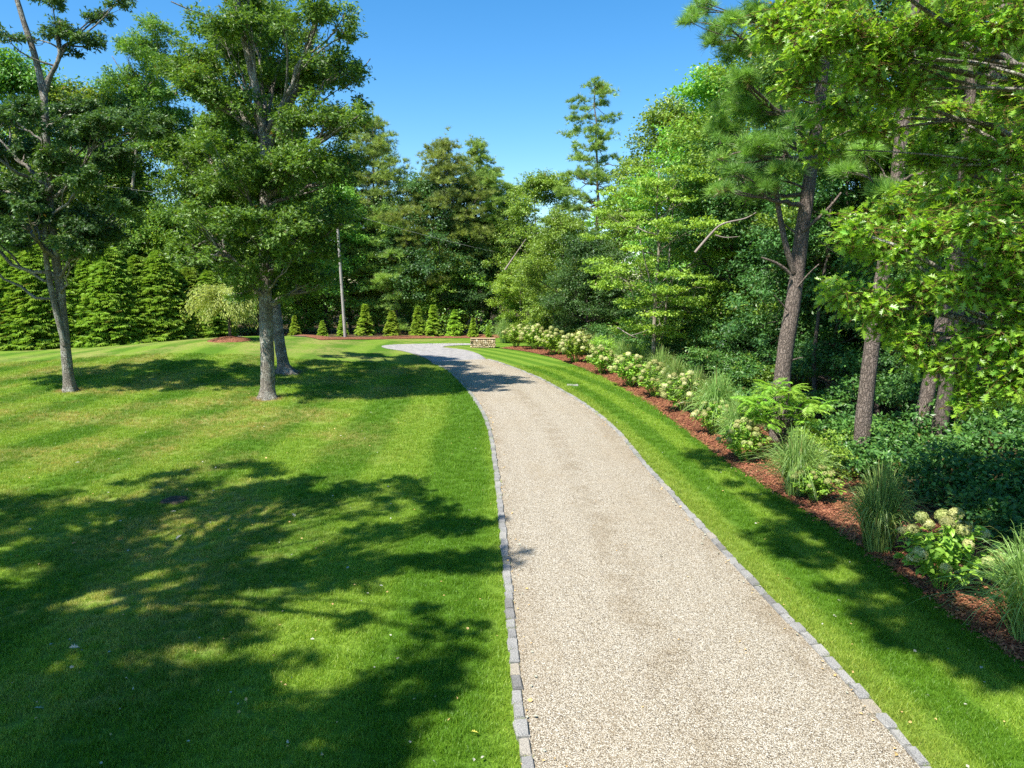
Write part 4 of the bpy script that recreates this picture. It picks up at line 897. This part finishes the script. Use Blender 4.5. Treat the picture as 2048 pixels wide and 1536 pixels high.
# ------------------------------------------------------------------ the planted bed
rng = np.random.default_rng(17)
def head_mesh(seed, t0):
    r = np.random.default_rng(seed); n = 380; d = norm(r.normal(size=(n, 3))); d[:, 2] = np.where(d[:, 2] < -.55, -d[:, 2], d[:, 2]); p = d * [.5, .5, .42] * (1 + .10 * np.sin(d[:, :1] * 7) * np.sin(d[:, 1:2] * 6 + 1)) * r.uniform(.86, 1.03, (n, 1))
    V, T, tt = scatter(T_kite(.9), p - d * .0, norm(np.cross(d, r.normal(size=(n, 3)))), d + r.normal(0, .3, (n, 3)), r.uniform(.13, .2, n), np.clip(t0 + r.normal(0, .2, n), 0, 1)); a = Acc(); a.add(V, None, T, tt); return a.mesh('flower_head', M['hyd_flower'])
HEADS = [head_mesh(1, .35), head_mesh(2, .6), head_mesh(3, .85), head_mesh(4, .15)]
def hydrangea(seed, R, H, nh, nl, ls):
    r = np.random.default_rng(seed); st, fo = Acc(), Acc(); heads = []
    P, A, N = [], [], []
    for i in range(nh + 12):
        a = i * 2.399 + r.uniform(-.4, .4); f = sqrt((i + .5) / (nh + 12)); rr = R * f * 1.05; z = H * (1 - .55 * f * f) * r.uniform(.88, 1.08)
        e = np.array([rr * cos(a), rr * sin(a), z]); path = bez(np.array([.1 * cos(a), .1 * sin(a), -.03]), np.array([rr * .35 * cos(a), rr * .35 * sin(a), z * .8]), e, 9); st.tube(path, np.linspace(.006, .004, 9), 5)
        if i % 5 or i > nh: pass
        if i < nh * 1.35 and r.random() < .78: heads.append((e + [0, 0, .03], r.uniform(.13, .205), r.integers(0, 4)))
        for k in range(nl // (nh + 12)):
            u = r.integers(3, 9); o = np.array([cos(a + r.normal(0, 1.1)), sin(a + r.normal(0, 1.1)), 0]); P.append(path[u] + r.normal(0, .03, 3)); A.append(o + [0, 0, r.normal(-.1, .25)]); N.append(np.array([0, 0, 1.0]) + o * .3 + r.normal(0, .3, 3))
    n = len(P); V, T, tt = scatter(OVATE, np.array(P), np.array(A), np.array(N), ls * r.uniform(.7, 1.25, n), np.clip(r.beta(2, 2, n), 0, .95)); fo.add(V, None, T, tt)
    return st.mesh('stems', M['hyd_leaf'], True), fo.mesh('foliage', M['hyd_leaf']), heads
HV = [hydrangea(1, .70, 1.05, 24, 800, .12), hydrangea(2, .74, 1.1, 28, 860, .12), hydrangea(3, .66, 1.0, 22, 740, .12)]
spots = [(1885, 1185, 1.0, 0), (1628, 1008, .72, 2), (1487, 925, .9, 0), (1428, 872, .95, 2), (1368, 826, 1.2, 1), (1310, 796, 1.2, 0), (1260, 775, 1.25, 1), (1204, 749, 1.3, 2), (1150, 726, 1.45, 1), (1106, 711, 1.45, 0), (1069, 700, 1.45, 1), (1032, 695, 1.5, 2)]
for i, (px, py, s, v) in enumerate(spots):
    st, fo, heads = HV[v]; p = ground(px, py)
    lab = ['hydrangea with round pale green heads nearest the viewer between two fountain grasses', 'small hydrangea with green heads between the second and third fountain grass'][i] if i < 2 else f'{ords[i]} white flowering hydrangea counted from the near end of the bed'
    root = empty('hydrangea', (p[0], p[1], .05), lab, 'hydrangea', 'hydrangeas along the bed', rng.uniform(0, 6.28), s)
    link('stems', st, root); link('foliage', fo, root)
    for (e, d, k) in heads:
        o = link('flower_head', HEADS[k if i > 2 else (0, 3, 3, 0)[k] if i else k], root); o.location = e; o.scale = (d, d, d); o.rotation_euler = (rng.uniform(-.5, .5), rng.uniform(-.5, .5), rng.uniform(0, 6.28))

def fountain_grass(seed, n, H, spread, wd):
    r = np.random.default_rng(seed); acc = Acc()
    for i in range(n):
        a = r.uniform(0, 6.28); f = r.random() ** .8; L = H * r.uniform(.75, 1.2); b0 = np.array([cos(a), sin(a), 0]) * .20 * r.random(); o = np.array([cos(a + r.normal(0, .35)), sin(a + r.normal(0, .35)), 0])
        reach = spread * f * r.uniform(.6, 1.15); p1 = b0 + o * reach * .36 + [0, 0, L * (1.05 - .25 * f)]; p2 = b0 + o * reach + [0, 0, L * (1.0 - .85 * f * r.uniform(.5, 1.1))]
        path = bez(b0, p1, p2, 8); T = norm(np.gradient(path, axis=0)); S = norm(np.cross(T, o + [0, 0, .3] + r.normal(0, .25, 3))); w_ = wd * r.uniform(.7, 1.2) * np.array([.9, 1, 1, .95, .85, .65, .4, .08])
        V = np.stack([path - S * w_[:, None] / 2, path + S * w_[:, None] / 2], 1).reshape(-1, 3); k = np.arange(7) * 2; acc.add(V, np.c_[k, k + 1, k + 3, k + 2], None, np.clip(r.beta(2, 2.5), 0, .93) if r.random() > .05 else 1)
    return acc.mesh('blades', M['grass_blade'])
GV = [fountain_grass(1, 1000, 1.35, 1.0, .013), fountain_grass(2, 900, 1.4, .85, .013), fountain_grass(3, 1000, 1.5, .85, .017)]
gs = [((2046, 1290), 1.05, 0, 'fountain grass cut by the right picture edge beside the nearest hydrangea'), ((1742, 1105), 1.0, 1, 'second fountain grass of the bed, left of the nearest hydrangea'), ((1582, 994), 1.0, 0, 'third fountain grass, arching over the lawn below the sumac'), ((1468, 900), .95, 1, 'dark upright fountain grass just left of the sumac'),
      ((1424, 866), 1.15, 2, 'tallest sunlit fountain grass in the middle of the bed'), ((1342, 803), 1.05, 2, 'sixth fountain grass from the near end of the bed'), ((1290, 768), 1.05, 1, 'seventh fountain grass from the near end of the bed'), ((1240, 745), 1.05, 2, 'eighth fountain grass from the near end of the bed'), ((1187, 724), 1.1, 0, 'ninth fountain grass from the near end of the bed'), ((1384, 828), 1.1, 0, 'pale plumed grass right behind the fifth hydrangea'), ((1318, 785), 1.15, 2, 'pale plumed grass right behind the sixth hydrangea'), ((1262, 756), 1.15, 0, 'pale plumed grass right behind the seventh hydrangea'), ((1214, 735), 1.15, 1, 'pale plumed grass right behind the eighth hydrangea'), ((1005, 686), 1.3, 1, 'bright grass clump at the far tip of the bed by the stone pier')]
for (p, s, v, lab) in gs:
    p = ground(*p); o = link('fountain_grass', GV[v]); o.location = (p[0] + .1, p[1], .04); o.rotation_euler[2] = rng.uniform(0, 6.28); o.scale = (s, s, s); tag(o, lab, 'ornamental grass', 'fountain grasses along the bed')

# sumac: compound fronds on a few stems
rng = np.random.default_rng(23); sb = at(1562, 870, 17.6); sb[2] = 0
def frond(seed):
    r = np.random.default_rng(seed); acc = Acc(); L = 1.0; path = bez(np.zeros(3), np.array([0, .5, .16]), np.array([0, 1, -.14]), 14); acc.tube(path, np.linspace(.010, .004, 14), 4)
    P, A, N, S = [], [], [], []
    for i in range(2, 14):
        for sd in (-1, 1): P.append(path[i]); A.append([sd * 1.0, .42, -.28 + r.normal(0, .08)]); N.append([r.normal(0, .15), .1, 1]); S.append((.30 * sin(pi * (.18 + .72 * i / 14)) + .04) * r.uniform(.9, 1.1))
    P.append(path[13]); A.append([0, 1, -.3]); N.append([0, 0, 1]); S.append(.2)
    V, T, tt = scatter(T_kite(.26), np.array(P), np.array(A), np.array(N), np.array(S), r.uniform(.2, .9, len(P))); acc.add(V, None, T, tt); return acc.mesh('frond', M['sumac_leaf'])
FR = [frond(i) for i in range(3)]; root = empty('sumac', sb, 'bright green sumac with feathery fronds in front of the pine with dead stubs', 'shrub'); ta = Acc()
tips = []
for i in range(7):
    a = i * 2.4 + .5; e = np.array([.62 * cos(a), .62 * sin(a), 1.12 + rng.normal(0, .08)]); ta.tube(bez(np.array([.02, 0, .45]), np.array([.2 * cos(a), .2 * sin(a), .8]), e, 6), np.linspace(.018, .008, 6), 5); tips.append(e)
for i in range(15):
    a = i * 2.4; R = sqrt((i + .4) / 15) * .92; e = np.array([R * cos(a) * 1.1, R * sin(a), 1.95 - .5 * R + rng.normal(0, .12)]); j = np.array([.0, 0, .7]); pth = np.vstack([bez(np.array([0, 0, -.05]), np.array([.03, 0, .4]), j, 4), bez(j, j + (e - j) * [.5, .5, .6], e, 6)[1:]]); ta.tube(pth, np.linspace(.026, .010, len(pth)), 6); tips.append(e)
link('stems', ta.mesh('stems', M['dark_bark'], True), root)
for e in tips:
    for k in range(8):
        o = link('frond', FR[rng.integers(0, 3)], root); o.location = e - np.array([0, 0, .22 * rng.random()]); s = rng.uniform(.34, .52); o.scale = (s, s, s); o.rotation_euler = (rng.uniform(-.55, .55), rng.normal(0, .2), k * 0.785 + rng.uniform(-.35, .35))

# ------------------------------------------------------------------ pole, wires and small things
rng = np.random.default_rng(41)
pb = at(690, 660, 53.0); pb[2] = float(height(pb[0], pb[1])); ptop = at(672, 408, 53.0) - pb
root = empty('utility_pole', pb, 'thin weathered grey utility pole right of the big oak', 'utility pole'); ta = Acc(); ta.tube(spline([np.zeros(3), ptop * .5, ptop], 8), np.linspace(.115, .085, 8), 10); link('pole', ta.mesh('pole', bark_mat('pole_wood', (.42, .39, .36), (.25, .22, .2), (.48, .46, .43), .5, (20, 20, 2), .3), True), root)
ta = Acc(); d0 = ptop * .93; ta.tube([d0 + [-.45, -.13, 0], d0 + [.45, -.13, 0]], [.045, .045], 6); link('crossarm', ta.mesh('crossarm', M['dead_wood']), root)
for sx in (-.38, .38):
    ta = Acc(); ta.tube([d0 + [sx, -.13, .05], d0 + [sx, -.13, .12], d0 + [sx, -.13, .17]], [.03, .045, .025], 8); link('insulator', ta.mesh('insulator', M['paver'], True), root)
def wire(a, c_, sag, label):
    p = np.linspace(0, 1, 24)[:, None]; P = a * (1 - p) + c_ * p; P[:, 2] -= (sag * 4 * p * (1 - p))[:, 0]; ta = Acc(); ta.tube(P, .009, 5); o = link('overhead_wire', ta.mesh('overhead_wire', M['paver'])); tag(o, label, 'wire')
tw_ = pb + d0; wire(tw_ + [-.38, -.13, .17], at(-80, 333, 44), .15, 'overhead wire running left from the utility pole through the oaks'); wire(tw_ + [.38, -.13, .17], at(1080, 520, 66), .3, 'overhead wire sagging right from the utility pole before the centre pines')

p = ground(350, 1003); V = []; n = 18; acc = Acc(); th = np.linspace(0, 2 * pi, n, endpoint=False); rr = .26 * (1 + rng.normal(0, .07, n))
rings = [(1.0, -.05), (1.0, .035), (.9, .055), (.5, .058), (.02, .05)]
for k_, z in rings: V += [[k_ * rr[i] * cos(th[i]) * 1.05, k_ * rr[i] * sin(th[i]), z + rng.normal(0, .007)] for i in range(n)]
i = np.arange(n); i2 = (i + 1) % n; acc.add(np.array(V), np.vstack([np.c_[a * n + i, a * n + i2, (a + 1) * n + i2, (a + 1) * n + i] for a in range(4)])); o = link('tree_stump', acc.mesh('tree_stump', bark_mat('stump_wood', (.15, .115, .08), (.04, .03, .022), (.30, .26, .20), .3, (14, 14, 14), .8), False)); o.location = p; tag(o, 'dark tree stump cut flush with the shaded near lawn', 'stump')
p = ground(1145, 771); V = np.array([[x, y, z] for z in (-.03, .035, .045) for x, y in ((-1, -1), (1, -1), (1, 1), (-1, 1))], float) * [.24, .17, 1]; V[8:, :2] *= .94; acc = Acc(); f = []
for a in (0, 4):
    for q in range(4): f.append([a + q, a + (q + 1) % 4, a + 4 + (q + 1) % 4, a + 4 + q])
f.append([8, 9, 10, 11]); acc.add(V, np.array(f)); o = link('utility_cover', acc.mesh('utility_cover', M['paver'])); o.location = p; tag(o, 'pale flat cover set in the lawn right of the drive', 'cover')

LMATS = {'pale': simple_mat('dry_leaf', (.34, .34, .26), .6, 20), 'tan': simple_mat('tan_leaf', (.48, .32, .12), .6, 20), 'orange': simple_mat('orange_leaf', (.55, .22, .06), .6, 20), 'yellow': simple_mat('yellow_leaf', (.5, .46, .08), .6, 20)}
LM = {k: mesh('fallen_leaf', OAK[0] * [1, 1, 1], [OAK[1]], v) for k, v in LMATS.items()}; LM['oval'] = mesh('fallen_leaf', OVATE[0], [OVATE[1]], LMATS['orange'])
for px, py, k, lab in [(145, 1094, 'oval', 'orange fallen leaf in the shade on the near left lawn'), (160, 1303, 'pale', 'large pale fallen oak leaf on the near left lawn'), (203, 893, 'pale', 'small pale fallen leaf farthest out on the sunny left lawn'), (352, 1085, 'pale', 'small pale fallen leaf right of the large pale leaf in the shade'), (63, 1065, 'pale', 'small pale fallen leaf at the left edge of the tree shade'), (430, 986, 'pale', 'pale fallen leaf just right of the stump'), (585, 1032, 'pale', 'small pale fallen leaf in the middle of the tree shade'), (341, 1029, 'pale', 'pale fallen leaf just below the stump'), (836, 965, 'pale', 'pale fallen leaf at the right tip of the tree shade'), (267, 1104, 'pale', 'small pale fallen leaf between the stump and the orange leaf'), (372, 945, 'pale', 'pale fallen leaf just above the stump'), (150, 930, 'pale', 'small pale fallen leaf on the sunny lawn left of the stump'), (957, 1476, 'yellow', 'yellow fallen leaf beside the left stone edging'), (1190, 870, 'tan', 'tan fallen leaf at the right edging of the drive'), (799, 848, 'orange', 'orange fallen leaf on the sunny stripe of the left lawn'), (1567, 1164, 'orange', 'orange fallen leaf on the right lawn strip'), (68, 1425, 'pale', 'pale fallen leaf in the shade nearest the lower left corner')]:
    p = ground(px, py); o = link('fallen_leaf', LM[k]); o.location = (p[0], p[1], p[2] + .055); s = rng.uniform(.075, .115) * (1.25 if lab and 'large' in lab else 1); o.scale = (s, s, s); o.rotation_euler = (rng.normal(0, .25), rng.normal(0, .25), rng.uniform(0, 6.28))
    tag(o, lab or 'small pale fallen leaf lying on the lawn', 'leaf', 'fallen leaves on the lawn')

def branch(rows, r0, label, side=()):
    P = [at(*q) for q in rows]; b0 = P[0]; ta = Acc(); ta.tube(spline([q - b0 for q in P], 14), np.linspace(r0, r0 * .3, 14), 7, .06, rng)
    for s_ in side: ta.tube(spline([at(*q) - b0 for q in s_], 8), np.linspace(r0 * .6, r0 * .2, 8), 6)
    o = link('dead_branch', ta.mesh('dead_branch', M['dead_wood'], True)); o.location = b0; tag(o, label, 'branch', 'bare dead branches in the wood')
branch([(1390, 505, 27), (1420, 470, 27), (1445, 448, 27), (1490, 437, 27), (1512, 425, 27)], .055, 'long bare curved branch between the beech and the pine with dead stubs', [[(1430, 470, 27), (1450, 475, 27), (1480, 473, 27)]])
branch([(1735, 470, 13), (1720, 450, 13), (1695, 422, 13)], .05, 'short grey broken limb at the left tip of the near oak leaves')
branch([(1235, 655, 31), (1260, 670, 30.5), (1275, 676, 30.5)], .03, 'thin bare twig over the shrub below the beech', [[(1262, 671, 30.5), (1285, 664, 30.5), (1298, 658, 30.5)]])
branch([(1010, 540, 50), (1030, 510, 50), (1052, 478, 50)], .07, 'pale leaning dead limb left of the rounded tree at the sky gap')

# ------------------------------------------------------------------ blades of turf, mulch chips
def instances(name, pts, scl, protos, label, mat_kind='stuff'):
    c = bpy.data.collections.new(name + '_kinds')
    for me in protos: c.objects.link(bpy.data.objects.new(name + '_kind', me))
    me = bpy.data.meshes.new(name); me.vertices.add(len(pts)); me.vertices.foreach_set('co', np.asarray(pts, np.float32).ravel())
    a = me.attributes.new('scl', 'FLOAT', 'POINT'); a.data.foreach_set('value', np.asarray(scl, np.float32))
    o = link(name, me); ng = bpy.data.node_groups.new(name, 'GeometryNodeTree'); ng.interface.new_socket('Geometry', in_out='INPUT', socket_type='NodeSocketGeometry'); ng.interface.new_socket('Geometry', in_out='OUTPUT', socket_type='NodeSocketGeometry')
    N = ng.nodes; gi = N.new('NodeGroupInput'); go = N.new('NodeGroupOutput'); ip = N.new('GeometryNodeInstanceOnPoints'); ci = N.new('GeometryNodeCollectionInfo'); ci.inputs['Collection'].default_value = c
    ci.inputs['Separate Children'].default_value = True; ci.inputs['Reset Children'].default_value = True; ip.inputs['Pick Instance'].default_value = True
    rv = N.new('FunctionNodeRandomValue'); rv.data_type = 'FLOAT_VECTOR'; rv.inputs[0].default_value = (-.12, -.12, 0); rv.inputs[1].default_value = (.12, .12, 6.283)
    na = N.new('GeometryNodeInputNamedAttribute'); na.data_type = 'FLOAT'; na.inputs['Name'].default_value = 'scl'
    L = ng.links.new; L(gi.outputs[0], ip.inputs['Points']); L(ci.outputs[0], ip.inputs['Instance']); L(rv.outputs[0], ip.inputs['Rotation']); L(na.outputs[0], ip.inputs['Scale']); L(ip.outputs[0], go.inputs[0])
    md = o.modifiers.new('scatter', 'NODES'); md.node_group = ng; tag(o, label, None, None, mat_kind); return o

def turf_clump(seed, n=46):
    r = np.random.default_rng(seed); acc = Acc()
    for i in range(n):
        a = r.uniform(0, 6.28); b0 = np.array([cos(a), sin(a), 0]) * .075 * sqrt(r.random()); ln = np.array([r.normal(0, .022), r.normal(0, .022), 0]); h = r.uniform(.03, .065); s = np.array([cos(a * 3), sin(a * 3), 0]) * .0022
        V = np.array([b0 - s, b0 + s, b0 + ln * .4 + s * .8 + [0, 0, h * .6], b0 + ln * .4 - s * .8 + [0, 0, h * .6], b0 + ln + [0, 0, h]]); acc.add(V, np.array([[0, 1, 2, 3]]), np.array([[3, 2, 4]]), r.random())
    return acc.mesh('turf_kind', M['turf_blade'])
rng = np.random.default_rng(99)
def on_lawn(x, y):
    xl = np.interp(y, DLs[:, 1], DLs[:, 0]); xr = np.interp(y, DRs[:, 1], DRs[:, 0]); k = np.argsort(BED_L[:, 1]); xb = np.interp(y, BED_L[k, 1], BED_L[k, 0])
    return ((x < xl - .075) | (x > xr + .085)) & (x < xb + .05)
def dens(y): return np.where(y < 9, 210, np.where(y < 14, 150, np.where(y < 22, 80, 34)))
ys, n = [], 0; pts, scl = [], []
for y0, y1 in ((4.8, 7), (7, 9), (9, 11.5), (11.5, 14), (14, 18), (18, 22), (22, 29), (29, 38)):
    w0 = .74 * y1 + .6; N_ = int(2 * w0 * (y1 - y0) * dens(np.array(y0))); x = rng.uniform(-w0, w0, N_); y = rng.uniform(y0, y1, N_); m_ = on_lawn(x, y) & (np.abs(x) < .74 * y + .6)
    x, y = x[m_], y[m_]; pts.append(np.c_[x, y, height(x, y) - .004]); scl.append(rng.uniform(.7, 1.25, len(x)) * (1.0 if y1 <= 14 else 1.25 if y1 <= 22 else 1.6))
pts = np.vstack(pts); scl = np.concatenate(scl)
instances('turf_blades', pts, scl, [turf_clump(i) for i in range(6)], 'short mown blades of the lawn')

def chip(seed):
    r = np.random.default_rng(seed); acc = Acc()
    for i in range(7):
        p = np.r_[r.normal(0, .05, 2), r.uniform(0, .02)]; d = norm(np.r_[r.normal(size=2), r.normal(0, .25)]); s = norm(np.cross(d, [0, 0, 1])) * r.uniform(.004, .009); L = r.uniform(.02, .05)
        q = np.array([p - s, p + s, p + s + d * L, p - s + d * L]); acc.add(np.vstack([q, q + [0, 0, .006]]), np.array([[4, 5, 6, 7], [0, 1, 5, 4], [1, 2, 6, 5], [2, 3, 7, 6], [3, 0, 4, 7]]), None, r.random())
    return acc.mesh('chip_kind', M['chip'])
LB, RB = resample(spline(BED_L, 80), 600), resample(spline(BED_R, 80), 600); i = rng.integers(0, 600, 26000); t = rng.random(26000)[:, None]; P = LB[i] * (1 - t) + RB[i] * t; m_ = (P[:, 1] > 4) & (rng.random(26000) < np.clip(14 / np.maximum(P[:, 1], 1), 0, 1) ** 1.0); P = P[m_]; P[:, 2] = .03 + .2 * (t[m_, 0] * (1 - t[m_, 0])); P[:, :2] += rng.normal(0, .05, (len(P), 2))
instances('mulch_chips', P, rng.uniform(.8, 1.6, len(P)), [chip(k) for k in range(5)], 'loose red-brown bark chips on the bed')

def bit(seed):
    r = np.random.default_rng(seed); V, T, tt = scatter(K3 if seed % 2 else OVATE, np.zeros((1, 3)), np.array([[0, 1, .1]]), norm(r.normal(0, .3, (1, 3)) + [0, 0, 1]), np.array([r.uniform(.028, .055)]), np.array([r.random()])); a = Acc(); a.add(V, None, T, tt)
    return a.mesh('bit_kind', LMATS[('tan', 'pale', 'tan', 'tan', 'pale')[seed % 5]])
rng = np.random.default_rng(7); y = 5 + 27 * rng.random(700) ** 1.3; x = rng.uniform(-1, 1, 700) * (.74 * y + .5); k = np.argsort(BED_L[:, 1]); m_ = x < np.interp(y, BED_L[k, 1], BED_L[k, 0]); x, y = x[m_], y[m_]
g_ = ~on_lawn(x, y); P = np.c_[x, y, height(x, y) + np.where(g_, .062, .05)]; keep = ~g_ | (rng.random(len(x)) < .35)
side = []
for L_, sg in ((DLs, 1), (DRs, -1)):
    yy = 5 + 26 * rng.random(150); xx = np.interp(yy, L_[:, 1], L_[:, 0]) + sg * np.abs(rng.normal(0.02, .12, 150)); side.append(np.c_[xx, yy, np.full(150, .045)])
P = np.vstack([P[keep]] + side)
instances('leaf_bits', P, rng.uniform(.7, 1.3, len(P)), [bit(i) for i in range(10)], 'scattered bits of dry leaf on the lawn and along the edges of the drive')
